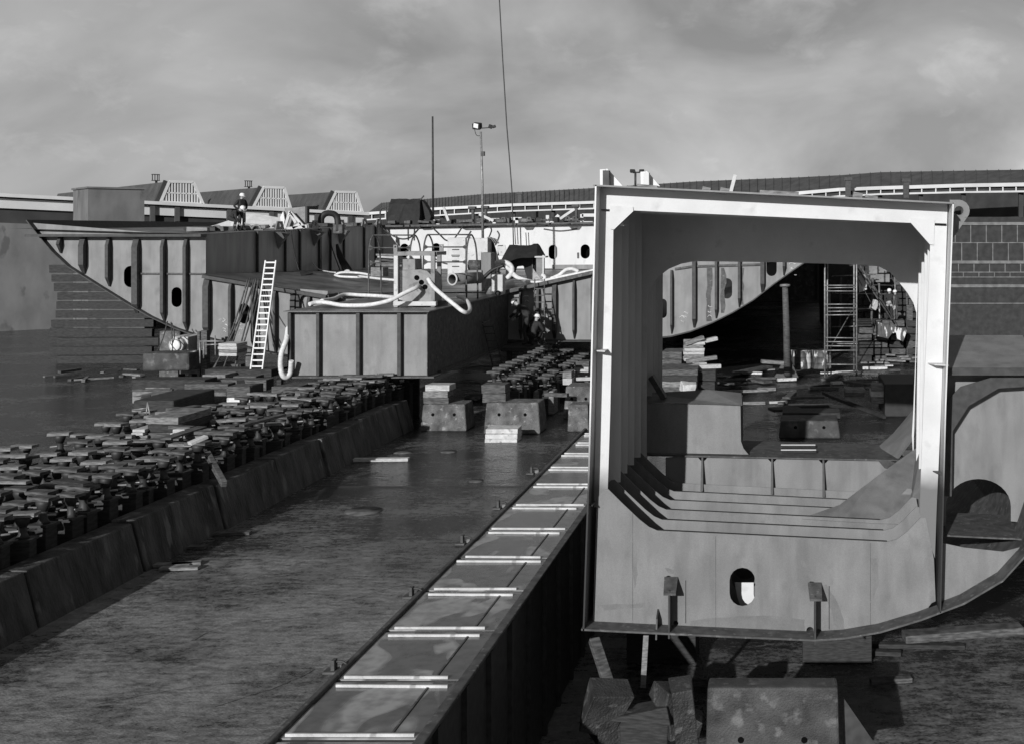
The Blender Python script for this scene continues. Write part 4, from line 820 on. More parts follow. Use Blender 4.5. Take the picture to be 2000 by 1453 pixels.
def stack(px0, px1, pyt, pyb, Y, n, mats, label, name='timber_stack', cat='timber stack', depth=.7, j=.05, rot=0.0, group=None):
    x0, x1, zt, zb = PX(px0, Y), PX(px1, Y), PZ(pyt, Y), PZ(pyb, Y)
    t = thing(name, label, cat, ((x0 + x1) / 2, Y + depth / 2, zb), group); h = (zt - zb) / n
    for i in range(n):
        b = MB(); b.obox(((x0 + x1) / 2 + random.uniform(-j, j), Y + depth / 2 + random.uniform(-j, j), zb + h * (i + .5)), ((x1 - x0) * random.uniform(.94, 1.03), depth, h * .95), (0, 0, rot + random.uniform(-.04, .04)), .008)
        b.build('beam', mats[i % len(mats)], t, .012)
    return t
cblock(820, 911, 790, 843, 39.9, 'concrete', 'mottled concrete block under the right front corner of the keel box', z0=0)
stack(829, 877, 752, 789, 40.1, 3, ['timber', 'timber_mid', 'timber_pale'], 'three squared timbers piled on the mottled concrete block under the keel box')
cblock(944, 1055, 787, 842, 39.4, 'concrete', 'wide smooth concrete block on the wet floor behind the striped brick pile', z0=0)
stack(942, 989, 751, 786, 39.8, 2, ['timber', 'timber'], 'two dark squared timbers on top of the wide smooth concrete block')
stack(946, 1008, 837, 866, 37.8, 3, ['concrete_pale', 'concrete_pale', 'concrete_pale'], 'low pile of three pale mortar slabs before the wide concrete block', 'slab_pile', 'slab pile')
cblock(905, 932, 775, 797, 47, 'concrete', 'small concrete block half hidden between the two concrete blocks under the keel box', 1, 0, .03, holes=False)
cblock(1100, 1160, 755, 812, 42.5, 'concrete', 'grey concrete block beside the white framed section and the shoring posts', 1.3, 0)
cblock(1108, 1150, 790, 806, 39.8, 'concrete', 'low rough concrete lump on the floor beside the plated wall top', .8, 0, .03, holes=False)
cblock(1040, 1082, 764, 790, 43.5, 'timber_mid', 'pale timber block standing right of the shoring posts', .8, 0, .02, holes=False)
stack(1100, 1118, 726, 752, 44.5, 2, ['timber_pale', 'timber_mid'], 'small pale pair of timbers standing right of the shoring post rows')
stack(1072, 1112, 735, 764, 47.5, 3, ['timber_mid', 'timber', 'timber_pale'], 'rough stack of short timbers in the gap between shoring posts and white frame')
stack(1122, 1150, 706, 750, 49, 4, ['timber', 'timber_mid', 'timber_pale', 'timber'], 'tall narrow timber stack nearest the white framed section on its left')
for (px, py, Y, c_) in ((1065, 770, 42, 'timber'), (1090, 745, 46, 'timber_mid'), (1125, 740, 45, 'timber_pale'), (1060, 742, 48, 'timber'), (1132, 716, 50, 'timber_pale')):
    p = P(px, py, Y); plank(p, p + Vector((random.uniform(.6, 1.0), random.uniform(-.4, .4), 0)), .2, .12, c_, 'short plank lying among the supports right of the keel box', 'short planks right of the keel box')
cblock(366, 444, 767, 818, 37.5, 'concrete', 'concrete block carrying the banded white box left of the shoring posts', 1.2, 0)
cblock(391, 497, 797, 834, 35.2, 'concrete', 'low front concrete block left of the shoring posts', 1.1, 0)
t = thing('banded_box', 'dark box with a broad white band standing on the left concrete blocks', 'box', (PX(464, 36.4), 36.8, PZ(794, 36.4)))
b = MB(); b.box(PX(442, 36.4), PX(488, 36.4), 36.4, 37.2, PZ(776, 36.4), PZ(755, 36.4)); b.build('upper_beam', 'timber', t, .02)
b = MB(); b.box(PX(442, 36.4), PX(488, 36.4), 36.4, 37.2, PZ(793, 36.4), PZ(776.5, 36.4)); b.build('white_band', 'whitetarp', t, .03)
b = MB(); b.box(PX(489, 36.6), PX(495, 36.6), 36.5, 37.3, PZ(793, 36.4), PZ(755, 36.4)); b.build('end_post', 'dark', t)
stack(286, 352, 815, 872, 29.5, 4, ['timber', 'timber', 'timber_dark', 'timber_mid'], 'chunky timber stack with flat lid among the left shoring posts', depth=1.6)
stack(260, 284, 838, 868, 29.3, 5, ['timber_pale', 'timber_pale', 'timber_mid'], 'pale narrow stack of slats at the far left edge of the posts')
stack(333, 356, 838, 854, 28.6, 2, ['batten', 'timber_pale'], 'two short white timbers lying before the chunky timber stack', depth=.3)
# the long low beams behind
for (a0, a1, py, Y, hh, mt) in ((258, 352, 765, 38.5, .25, 'timber_mid'), (258, 320, 775, 36.5, .2, 'timber_mid'), (360, 445, 750, 41, .3, 'timber'), (330, 520, 742, 44, .4, 'timber'), (395, 440, 732, 46, .25, 'timber_mid'), (400, 530, 722, 47, .3, 'timber_dark'), (455, 500, 735, 45.5, .22, 'timber'), (530, 585, 755, 42.5, .35, 'timber'), (556, 590, 764, 41.5, .25, 'timber_mid'), (258, 400, 742, 43, .5, 'timber_dark'), (350, 470, 712, 50, .4, 'timber')):
    zt = PZ(py, Y); b = MB(); b.box(PX(a0, Y), PX(a1, Y), Y, Y + random.uniform(.6, 1.4), max(zt - hh, .02), zt); solo(b, 'baulk', mt, 'long dark baulk lying in the clutter below the left wing of the ship', 'timber', 'baulks below the left wing', .02)
for (px, pyt, Y) in ((540, 742, 43), (520, 770, 40), (548, 765, 40.5), (478, 742, 46), (380, 775, 36)):
    b = MB(); b.box(PX(px, Y), PX(px + 9, Y), Y, Y + .2, 0, PZ(pyt, Y)); solo(b, 'upright', 'timber_dark', 'dark upright timber standing in the clutter left of the keel box', 'timber', 'uprights left of the keel box', .01)
cblock(258, 340, 782, 850, 34, 'timber_dark', 'dark boxed timber support at the left edge before the posts', 2.5, 0, .02, holes=False)
# tubular frame at the left edge
t = thing('tube_trestle', 'thin steel tube trestle standing before the dark timber support at left', 'trestle', (PX(278, 32), 32, 0))
for (a, c) in (((288, 785), (296, 824)), ((258, 800), (292, 796)), ((258, 817), (294, 813)), ((288, 787), (284, 826))):
    b = MB(); b.tube([P(*a, 32), P(*c, 32)], .018, 6); b.build('tube', 'steel', t)

# ------------------------------------------------------------------ under the left wing
t = thing('plank_wall', 'dark horizontal planked timber wall at the left under the curved wing', 'wall', (PX(262, 60), 60, 0))
for i in range(11):
    Y = 60; b = MB(); z = i * .46; b.obox((PX(205, Y) + random.uniform(-.25, .25), Y + random.uniform(-.12, .12), z + .22), (5.2, .25, random.uniform(.36, .44)), (0, random.uniform(-.008, .008), 0), .01); b.build('plank', 'timber_dark', t, .015)
cblock(310, 352, 647, 690, 53.5, 'concrete', 'pale upright slab leaning under the left wing bilge', .4, 0, .02, holes=False)
b = MB(); b.obox(P(322, 708, 47.5) + Vector((0, .6, 0)), (1.9, 1.2, .78), (0, 0, .05), .06); solo(b, 'boulder_block', 'concrete_dark', 'rough dark stone block under the left wing before the winch drum', 'stone block', None, .08)
t = thing('air_receiver', 'pale motor drum with round white end under the left wing', 'motor', P(362, 686, 50))
b = MB(); p = P(343, 675, 50); q = P(382, 667, 51.5); b.tube([p, p + (q - p) * .2], .31, 14); b.build('end_cover', 'paint', t)
b = MB(); b.beam(p + (q - p) * .2, q, .72, .66); b.build('housing', 'paint', t, .04)
b = MB(); b.lathe([(0, -.02), (.27, -.02), (.2, -.1), (0, -.12)], p - (q - p).normalized() * .0, 14, (q - p)); b.build('white_cap', 'helmet', t)
for s in (0, 1):
    b = MB(); r = P(352 + s * 26, 690, 50.4); b.box(r.x - .06, r.x + .06, r.y - .3, r.y + .3, 0.0, PZ(684, 50.4)); b.build('support', 'timber', t)
stack(427, 465, 671, 696, 47.5, 4, ['timber_pale', 'timber_mid', 'timber_pale'], 'tidy pale stack of boards under the ropes of the left wing', depth=.8, j=.01, rot=-.08)
cblock(472, 496, 683, 700, 50, 'concrete', 'small sloped grey wedge beside the pale board stack under the ship', .6, 0, .12, holes=False)
for (px0, px1, yt, yb) in ((385, 390, 648, 712), (392, 404, 646, 694)):
    b = MB(); b.box(PX(px0, 49.5), PX(px1, 49.5), 49.5, 49.8, 0, PZ(yt, 49.5)); solo(b, 'upright', 'timber', 'upright prop standing right under the bilge of the left wing', 'timber', 'props under the left wing bilge', .01)
t = thing('tube_rack', 'low steel tube frame under the left wing beside the props', 'tube frame', (PX(410, 48), 48, 0))
for (a, c) in (((388, 667), (437, 667)), ((400, 674), (428, 673)), ((420, 656), (421, 694)), ((398, 668), (398, 700)), ((390, 668), (391, 710)), ((372, 688), (384, 686))):
    b = MB(); b.tube([P(*a, 48), P(*c, 48)], .03, 6); b.build('tube', 'steel', t)
for i, (a, m_, c) in enumerate([((484, 545), (455, 640), (418, 720)), ((488, 545), (462, 635), (412, 728)), ((497, 546), (475, 610), (437, 718)), ((500, 545), (484, 620), (457, 722)), ((505, 546), (490, 622), (470, 690)), ((327, 628), (318, 662), (303, 695)), ((334, 630), (336, 660), (338, 705)), ((336, 632), (341, 655), (337, 672)), ((495, 553), (480, 600), (458, 640)), ((512, 552), (500, 600), (492, 640))]):
    b = MB(); b.tube(smooth([P(*a, 50.6), P(*m_, 49.6), P(*c, 48.2)], 6), .035 if i < 5 else .022, 6); solo(b, 'hanging_rope', 'rust', 'thin dark rope hanging from the left side of the ship to the ground', 'rope', 'ropes hanging at the left of the ship')
random.seed(5)
for i in range(40):
    px = random.uniform(100, 560); py = random.uniform(700, 745); g = G(px, py)
    if g.y > 58 or g.x > -17.2: continue
    a = random.uniform(0, 3.1); ln = random.uniform(.4, 1.6); d = Vector((math.cos(a), math.sin(a), 0)) * ln / 2; z = Vector((0, 0, random.uniform(.05, .16)))
    plank(g - d + z, g + d + z, random.uniform(.12, .25), random.uniform(.05, .12), random.choice(['timber', 'timber_mid', 'timber', 'timber_dark']), 'scrap board lying on the ground under the left wing of the ship', 'scrap boards under the left wing')
# debris on the wet floor
for (px, py, ln, a, mt) in ((337, 1106, .75, .05, 'timber_mid'), (352, 1112, .75, .1, 'timber_mid'), (364, 1104, .55, .35, 'timber_mid'), (384, 1071, .4, 0, 'timber'), (449, 1044, .9, .1, 'timber')):
    g = G(px, py); d = Vector((math.cos(a), math.sin(a), 0)) * ln / 2; z = Vector((0, 0, .04)); plank(g - d + z, g + d + z, .2, .06, mt, 'flat plank lying on the wet floor beside the kerb', 'planks on the wet floor beside the kerb')
for (px, py, ln, mt) in ((738, 901, 1.75, 'timber_pale'),):
    g = G(px, py); plank(g + Vector((-ln / 2, 0, .05)), g + Vector((ln / 2, .12, .05)), .22, .09, mt, 'long pale plank lying on the wet floor before the keel box')
for (px, py, ln) in ((787, 883, .6), (876, 882, .5), (710, 998, .9), (930, 939, .4)):
    g = G(px, py); b = MB(); b.lathe([(0, .03), (ln * .5, .02), (ln * .5, 0)], (g.x, g.y, 0), 10); solo(b, 'steel_disc', 'timber', 'flat round scrap lying on the wet floor between kerb and plated wall', 'scrap', 'round scraps on the wet floor')
# two props leaning in the trench behind the kerb
for (a, c) in (((405, 885), (438, 945)), ((665, 800), (682, 838))):
    b = MB(); b.beam(P(*a, 27.5 if a[0] < 500 else 36.6), P(*c, 26.4 if a[0] < 500 else 35.6), .12, .14); solo(b, 'raking_prop', 'timber', 'raking timber prop leaning on the back of the kerb', 'prop', 'raking props behind the kerb', .01)

# ------------------------------------------------------------------ seen through the white frame: the right side of the berth
random.seed(9)
YS_ = 57.0
t = thing('shore_pole', 'tall round timber pole propping the right bilge of the ship', 'pole', P(1537, 735, 52.8))
b = MB(); b.tube([P(1538, 733, 52.8), P(1536, 640, 52.6), P(1533, 555, 52.4)], .17, 12, .13); b.build('pole', 'timber', t)
b = MB(); b.lathe([(.0, 0), (.24, 0), (.24, .1), (0, .1)], P(1533, 560, 52.4), 10); b.build('pole_head', 'timber_mid', t)
b = MB(); b.flat([(PX(1512, 53), PZ(738, 53)), (PX(1530, 53), PZ(705, 53)), (PX(1545, 53), PZ(705, 53)), (PX(1560, 53), PZ(738, 53))], 53, .5); b.build('foot', 'timber', t, .02)
sc = thing('scaffold_tower', 'slim steel tube scaffold tower standing right of the bilge pole', 'scaffold', (PX(1642, 54), 54.6, 0))
for px, Y in ((1611, 54), (1616, 55.3), (1673, 54), (1668, 55.3)):
    b = MB(); b.tube([(PX(px, Y), Y, 0), (PX(px, Y), Y, 7.4)], .04, 7); b.build('standard', 'steel', sc)
for py in (486, 500, 558, 563, 569, 595, 602, 609, 616, 660, 668, 676, 685, 712):
    b = MB(); b.tube([P(1611 + random.uniform(-2, 6), py, 54), P(1673, py + random.uniform(-1, 1), 54)], .028, 6); b.build('ledger', 'steel', sc)
b = MB(); b.tube([P(1616, 690, 55), P(1668, 600, 55)], .025, 6); b.build('brace', 'rust', sc)
for (px0, px1, seed) in ((1545, 1585, 1), (1586, 1624, 2)):                   # two wrapped drums
    x0, x1 = PX(px0, 54.6), PX(px1, 54.6); lab = 'battered dark drum with white splashes left of the scaffold tower, nearest the pole' if seed == 1 else 'battered dark drum with white splashes standing half behind the scaffold tower'
    t = thing('drum', lab, 'drum', ((x0 + x1) / 2, 55.1, PZ(722, 54.6)))
    r = (x1 - x0) / 2; b = MB(); zz = PZ(686, 54.6) - PZ(722, 54.6); c = ((x0 + x1) / 2, 55.1, PZ(722, 54.6))
    b.lathe([(0, 0), (r, 0), (r * 1.03, zz * .05), (r, zz * .1), (r, zz * .32), (r * 1.03, zz * .35), (r, zz * .38), (r, zz * .64), (r * 1.03, zz * .67), (r, zz * .7), (r, zz * .95), (r * 1.03, zz), (0, zz)], c, 18); b.build('shell', 'splash', t)
# timber piles on the floor left of the pole
stack(1293, 1333, 687, 717, 47.5, 2, ['timber', 'timber'], 'dark squared timber lump under the right bilge beside the frame', depth=1.4)
stack(1331, 1371, 668, 706, 47, 6, ['timber_pale', 'timber_mid', 'timber_pale'], 'leaning striped stack of boards under the right bilge', depth=1.2, rot=.12)
for (a, c, Y) in (((1338, 672), (1374, 659), 47), ((1370, 668), (1400, 661), 47.4), ((1340, 706), (1400, 698), 46.6), ((1355, 713), (1378, 711), 46), ((1332, 717), (1408, 715), 45.5), ((1487, 706), (1530, 709), 51)):
    plank(P(*a, Y), P(*c, Y + .2), .3, .14, random.choice(['timber_pale', 'timber_mid']), 'loose board thrown on the timber piles under the right bilge', 'loose boards on the piles under the right bilge')
stack(1288, 1362, 722, 768, 44, 4, ['timber', 'timber_mid', 'timber_dark', 'timber'], 'wide timber stack just behind the white frame on its left', depth=2.0)
stack(1362, 1395, 725, 765, 44.6, 2, ['timber_dark', 'timber_dark'], 'black timber block at the right end of the wide timber stack', depth=1.6)
b = MB(); b.obox(P(1343, 757, 43.4), (.5, .4, .35), (.2, .1, .4), .04); solo(b, 'broken_lump', 'concrete_pale', 'small pale broken lump on the wide timber stack', 'rubble', None, .03)
for (a, c, w_) in (((1388, 766), (1500, 762), .12), ((1500, 762), (1620, 752), .08), ((1395, 745), (1430, 750), .2), ((1400, 742), (1515, 738), .12), ((1540, 795), (1618, 793), .16), ((1528, 777), (1610, 776), .12), ((1466, 741), (1500, 746), .4), ((1505, 800), (1560, 797), .5), ((1525, 788), (1550, 766), .2), ((1640, 730), (1755, 722), .25), ((1690, 700), (1752, 702), .2), ((1540, 815), (1620, 815), .7), ((1612, 742), (1640, 730), .3), ((1440, 728), (1500, 716), .4), ((1650, 745), (1700, 752), .3)):
    za = random.uniform(.05, .25); plank(G(a[0], a[1], za), G(c[0], c[1], za), w_ * 1.3, .1, random.choice(['timber_mid', 'timber', 'timber', 'timber_dark']), 'long board strewn on the floor behind the white framed section', 'boards strewn behind the white framed section')
for k_ in range(3):
    plank(G(1608 + 6 * k_, 767 + 3 * k_, .35), G(1712 + 8 * k_, 808 + 3 * k_, .12), .12, .12, 'edge', 'dark steel bar in the slanting bundle on the floor behind the frame', 'slanting bundle of steel bars', 'steel_bar', 'steel bar')
cblock(1521, 1642, 822, 900, 38.5, 'concrete_dark', 'pale stained concrete block seen low through the white frame', 1.4, 0)
stack(1530, 1640, 805, 818, 40.5, 1, ['timber_dark'], 'flat dark baulk behind the stained concrete block in the frame opening', depth=1.0)
stack(1652, 1690, 760, 782, 44, 3, ['timber_mid', 'timber', 'timber_mid'], 'low board bundle left of the banded crate behind the frame', depth=.7)
stack(1700, 1727, 752, 788, 43.5, 3, ['timber_mid', 'timber_pale', 'timber_mid'], 'pale banded crate of boards on the floor behind the right post', depth=.8)
b = MB(); b.box(PX(1728, 43), PX(1800, 43), 43, 46, 0, PZ(750, 43)); solo(b, 'steel_bin', 'dark', 'black open steel bin behind the right post of the frame', 'bin', None, .03)
# staging of dark cribs and boards at the right
t = thing('timber_crib', 'dark crib wall of stacked sleepers carrying the two far workers', 'timber crib', (PX(1745, 61), 61.5, 0))
for i in range(6):
    for q in range(5):
        b = MB(); x = PX(1690, 61) + q * .82; b.obox((x + random.uniform(-.05, .05), 61.4 + random.uniform(-.1, .1), .18 + i * .36), (.72, 1.4, .3), (0, random.uniform(-.03, .03), random.uniform(-.06, .06)), .015); b.build('sleeper', random.choice(['timber_dark', 'timber', 'timber_dark', 'timber']), t, .012)
t = thing('timber_crib', 'tall dark crib of sleepers at the right behind the two far workers', 'timber crib', (PX(1745, 66), 66, 0))
for i in range(14):
    for q in range(6):
        b = MB(); x = PX(1672, 66) + q * .8; b.obox((x + random.uniform(-.06, .06), 66 + random.uniform(-.1, .1), .2 + i * .37), (.74, .8, .28), (0, random.uniform(-.03, .03), random.uniform(-.08, .08)), .015); b.build('sleeper', random.choice(['timber_dark', 'timber_dark', 'timber']), t)
b = MB(); b.poly([(1712, 629), (1772, 645), (1764, 668), (1752, 662), (1750, 650), (1742, 652), (1735, 662), (1705, 655)], [], lambda u, v, w_: P(u, v, 59.4 + w_), .5); solo(b, 'broken_hoarding', 'splash', 'broken pale painted panel tilted below the two far workers', 'panel', None, .01)
for (a, c, mt) in (((1678, 520), (1700, 575), 'batten'),):
    b = MB(); b.plate([(1676, 540), (1692, 536), (1693, 566), (1678, 572)], 60.5, .06); solo(b, 'white_board', 'paint', 'white board standing beside the top of the scaffold tower', 'board')
for i, (a, c) in enumerate([((1672, 520), (1742, 625)), ((1680, 520), (1730, 600)), ((1690, 530), (1755, 640)), ((1668, 528), (1705, 600))]):
    b = MB(); b.tube([P(*a, 60.2), P(*c, 59.8)], .045 if i < 2 else .02, 6); solo(b, 'raking_pole', 'rust', 'thin pole raking down beside the scaffold tower towards the crib', 'pole', 'raking poles beside the scaffold')
for (px0, px1, py0, py1) in ((1697, 1714, 520, 536), (1716, 1732, 519, 534), (1700, 1738, 536, 552)):
    b = MB(); b.box(PX(px0, 64), PX(px1, 64), 64, 64.5, PZ(py1, 64), PZ(py0, 64)); solo(b, 'crate', 'grey', 'grey crate stacked high right of the scaffold tower', 'crate', 'grey crates beside the scaffold', .03)
b = MB(); b.obox(P(1708, 596, 60), (.3, .3, .5), (0, .5, .4)); solo(b, 'bucket', 'paint', 'small pale bucket hanging at the raking poles', 'bucket', None, .04)
b = MB(); b.box(PX(1770, 61), PX(1782, 61), 60.8, 61.1, 0, PZ(596, 61)); solo(b, 'upright', 'timber', 'square upright post right of the two far workers', 'timber', None, .01)
for i in range(22):
    px = random.uniform(1690, 1800); py = random.uniform(560, 725); Yq = random.uniform(58.2, 60.5); z = max(PZ(py, Yq), .05)
    c = Vector((PX(px, Yq), Yq, min(z, 2.1) if z > .3 else .06)); d = Vector((random.uniform(.3, .9), random.uniform(-.2, .2), random.uniform(-.04, .04))) / 2
    c.z = .08 + .09 * (i % 5)
    plank(c - d, c + d, .18, .08, random.choice(['timber', 'timber_mid', 'timber_dark']), 'short board heaped at the foot of the dark sleeper crib', 'boards heaped at the sleeper crib')
random.seed(17)
for i in range(9):
    px = 1622 + i * 19 + random.uniform(-5, 5); Y = random.uniform(61, 69); b = MB(); b.tube([P(px, 722 - random.uniform(0, 20), Y), P(px + random.uniform(-6, 6), 515 + random.uniform(0, 60), Y)], random.uniform(.03, .07), 6); solo(b, 'standing_pole', random.choice(['rust', 'timber', 'steel']), 'upright pole standing in the gloom behind the scaffold tower', 'pole', 'poles in the gloom behind the scaffold', 0)
for i in range(5):
    py = 540 + i * 33; b = MB(); b.tube([P(1625, py, 63), P(1700 + random.uniform(0, 60), py + random.uniform(-4, 4), 63)], .03, 6); solo(b, 'cross_tube', 'steel', 'level steel tube in the gloom behind the scaffold tower', 'tube', 'level tubes behind the scaffold')
for i in range(26):
    g = G(random.uniform(1450, 1780), random.uniform(716, 800)); a = random.uniform(-.4, .4); ln = random.uniform(.3, 1.3); d = Vector((math.cos(a), math.sin(a), 0)) * ln / 2; z = Vector((0, 0, .06 + random.uniform(0, .06)))
    plank(g - d + z, g + d + z, random.uniform(.1, .3), random.uniform(.05, .14), random.choice(['timber_mid', 'timber_pale', 'timber', 'timber_mid', 'concrete_pale']), 'stray offcut strewn on the wet floor beyond the white framed section', 'offcuts strewn beyond the white framed section')
# the foreground in the pit
cblock(1374, 1644, 1345, 1560, 19.8, 'concrete_dark', 'large stained concrete block in the right foreground of the pit', .6, PITZ, .06)
random.seed(4)
for (px, py, sz, rot, lab) in ((1172, 1378, (.62, .5, .7), (.3, .35, .4), 'broken concrete lump at the left end of the foreground rubble'), (1335, 1390, (.35, .6, 1.1), (.1, -.15, .1), 'upright broken slab just left of the large concrete block'), (1255, 1388, (1.0, .5, .16), (.05, -.12, -.2), 'flat broken slab in the middle of the foreground rubble'), (1305, 1362, (.5, .5, .3), (.3, .1, .6), 'small broken lump behind the upright broken slab')):
    g = P(px, py, 20.0); b = MB(); b.obox((g.x, 20.4, g.z - .15), sz, rot, .09); b.obox((g.x + .05, 20.5, g.z - .5), (sz[0] * .9, sz[1], .6), (0, .1, rot[2]), .08); solo(b, 'rubble', 'timber_dark' if 'flat' in lab or 'rounded' in lab else 'wetblock', lab, 'rubble', None, .02)
b = MB(); b.beam(P(1160, 1248, 22.3), P(1205, 1385, 21.2), .2, .12); solo(b, 'leaning_plank', 'timber', 'wet dark plank leaning from the rubble to the frame bottom at left', 'plank', None, .01)
b = MB(); b.beam(P(1262, 1240, 21.95), P(1256, 1342, 21.9), .10, .05, (0, 1, 0)); solo(b, 'hanging_strip', 'timber_mid', 'narrow ragged strip hanging below the bottom edge of the white frame', 'strip', None, .005)
for (a, c) in (((1285, 1332), (1480, 1335)), ((1700, 1330), (1780, 1325)), ((1300, 1290), (1330, 1292)), ((1680, 1258), (1884, 1262)), ((1650, 1270), (1760, 1275))):
    pa, pc = G(*a, PITZ + .06), G(*c, PITZ + .06); plank(pa, pc, .2, .1, random.choice(['timber_dark', 'timber']), 'dark wet plank lying on the pit floor before the frame', 'dark planks on the pit floor')
for (x_, y_, rot) in ((2.0, 22.6, .5),):
    b = MB(); b.poly([(1646, 1360), (1710, 1453), (1646, 1460)], [], lambda u, v, w_: P(u, v, 20.4 + w_), .12); solo(b, 'steel_plate', 'edge', 'dark triangular plate leaning on the right side of the large concrete block', 'plate')
# ------------------------------------------------------------------ gear on the keel box and tank top
def tubeP(px, Y, r, n=6, k=5, dy=0.0):
    pts = []
    for i, p in enumerate(px):
        y = p[2] if len(p) > 2 else Y; pts.append(P(p[0], p[1], y))
    return MB().tube(smooth(pts, k), r, n)
YD = 42.2
t = thing('duct_box', 'grey duct box with three round holes in a steel lifting frame', 'duct box', (PX(811, YD), YD + .6, 4.04))
for (px, Y) in ((774, YD), (846, YD), (776, YD + 1.3), (858, YD + 1.3)):
    b = MB(); x = PX(px, Y); b.box(x - .07, x + .07, Y - .06, Y + .06, 4.05, PZ(500, YD)); b.build('frame_post', 'paint' if Y == YD and px < 800 else 'grey', t)
z1 = PZ(500, YD)
b = MB(); b.box(PX(770, YD), PX(850, YD), YD - .07, YD + .05, z1, z1 + .14); b.build('frame_beam', 'grey', t)
b = MB(); b.box(PX(770, YD), PX(850, YD), YD + 1.25, YD + 1.35, z1, z1 + .14); b.build('frame_beam', 'grey', t)
for px in (771, 849):
    b = MB(); b.box(PX(px, YD) - .06, PX(px, YD) + .06, YD + .05, YD + 1.25, z1 + .02, z1 + .13); b.build('frame_beam', 'grey', t)
b = MB(); b.box(PX(770, YD), PX(853, YD), YD - .12, YD + .1, 4.09, 4.25); b.build('base_rail', 'paint', t, .01)
b = MB(); b.box(PX(772, YD), PX(853, YD), YD + 1.2, YD + 1.4, 4.05, 4.2); b.build('base_rail', 'grey', t)
for px, Y in ((772, YD), (862, YD + 1.3)):
    b = MB(); x = PX(px, Y); zz = z1 + .14; b.poly([(x - .07, zz), (x + .07, zz), (x + .07, zz + .25), (x - .07, zz + .25)], [[(x + .035 * math.cos(a), zz + .17 + .035 * math.sin(a)) for a in [-q * math.pi / 5 for q in range(10)]]], lambda u, v, w_: Vector((u, Y + w_, v)), .05); b.build('lug', 'grey', t)
def D(px, py): return (PX(px, YD + .1), PZ(py, YD + .1))
body = [D(786, 590), D(846, 590), D(848, 560), D(847, 548), D(842, 538), D(834, 530), D(822, 527), D(786, 529)]
b = MB(); b.flat(body, YD + .1, 1.0); b.build('lower_body', 'greybox', t)
b = MB(); b.box(*[PX(a, YD + .2) for a in (786, 811)], YD + .2, YD + 1.0, PZ(529, YD), PZ(507, YD)); b.build('upper_body', 'greybox', t, .02)
for (px, py) in ((814, 543), (823, 552), (830, 561)):
    b = MB(); c = P(px, py, YD + .09); b.lathe([(0, -.012), (.075, -.012), (.09, -.02), (.09, .02)], c, 14, (0, 1, 0)); b.build('outlet', 'dark', t)
solo(tubeP([(818, 560, 42.25), (812, 563, 41.8), (790, 573, 41.5), (762, 587, 41.3), (722, 596, 41.2), (672, 597, 41.2), (640, 592, 41.4), (620, 591, 41.6), (604, 595, 41.4)], 0, .075, 9), 'hose', 'hose', 'thick white hose curving from the duct box to the left end of the keel box', 'hose')
solo(tubeP([(785, 583, 43), (745, 579, 44.5), (705, 577, 44.8), (672, 576, 44.6), (652, 584, 43.6), (628, 588, 42.6)], 0, .07, 9), 'hose', 'hose', 'rear white hose lying along the left edge of the keel box top', 'hose')
solo(tubeP([(836, 545, 42.2), (846, 560, 41.9), (866, 578, 41.6), (888, 596, 41.4), (903, 608, 41.3), (913, 611, 41.6), (918, 604, 42.6), (914, 591, 44), (905, 583, 45), (895, 579, 45.5)], 0, .075, 9), 'hose', 'hose', 'pale hose drooping from the duct box over the right edge of the keel box', 'hose')
solo(tubeP([(563, 640, 40.6), (559, 665, 40.2), (550, 690, 40.0), (548, 715, 40.0), (552, 733, 40.0), (560, 737, 40.1), (567, 728, 40.2), (569, 705, 40.1)], 0, .085, 9), 'hose', 'hose', 'white hose hanging in a loop at the left corner of the keel box', 'hose')
# tubular guard cages
def cage(label, x0, x1, Y, zb, zt, rails, both=True):
    t = thing('guard_cage', label, 'guard cage', ((x0 + x1) / 2, Y, zb))
    for x in (x0, x1):
        b = MB(); pts = [(x, Y - .3, zb), (x, Y - .3, zb + (zt - zb) * .55), (x, Y - .24, zb + (zt - zb) * .85), (x, Y, zt), (x, Y + .3, zb + (zt - zb) * .85), (x, Y + .42, zb + (zt - zb) * .5), (x, Y + .45, zb)]
        pts = [Vector((p[0] + .33 * (p[1] - Y), p[1], p[2])) for p in pts]
        b.tube(smooth(pts, 4), .035, 6); b.build('hoop', 'rust', t)
    for f in rails:
        z = zb + (zt - zb) * f
        off = 0 if f > .95 else -.29
        b = MB(); b.tube([(x0 + .33 * off, Y + off, z), (x1 + .33 * off, Y + off, z)], .03, 6); b.build('rail', 'rust', t)
        if off:
            for x in (x0, x1):
                b = MB(); b.flat([(x - .1, z - .13), (x - .1, z + .13), (x - .3, z)] if x == x1 else [(x - .08, z - .13), (x - .08, z + .13), (x + .12, z)], Y + off, .02); b.build('gusset', 'rust', t)
cage('left tubular steel guard cage behind the duct box', PX(730, 48), PX(810, 48), 48, 4.04, PZ(460, 48), (1.0, .8, .56))
cage('right tubular steel guard cage before the pale cabinet', PX(836, 47), PX(920, 47), 47, 4.04, PZ(459, 47), (1.0, .81, .58))
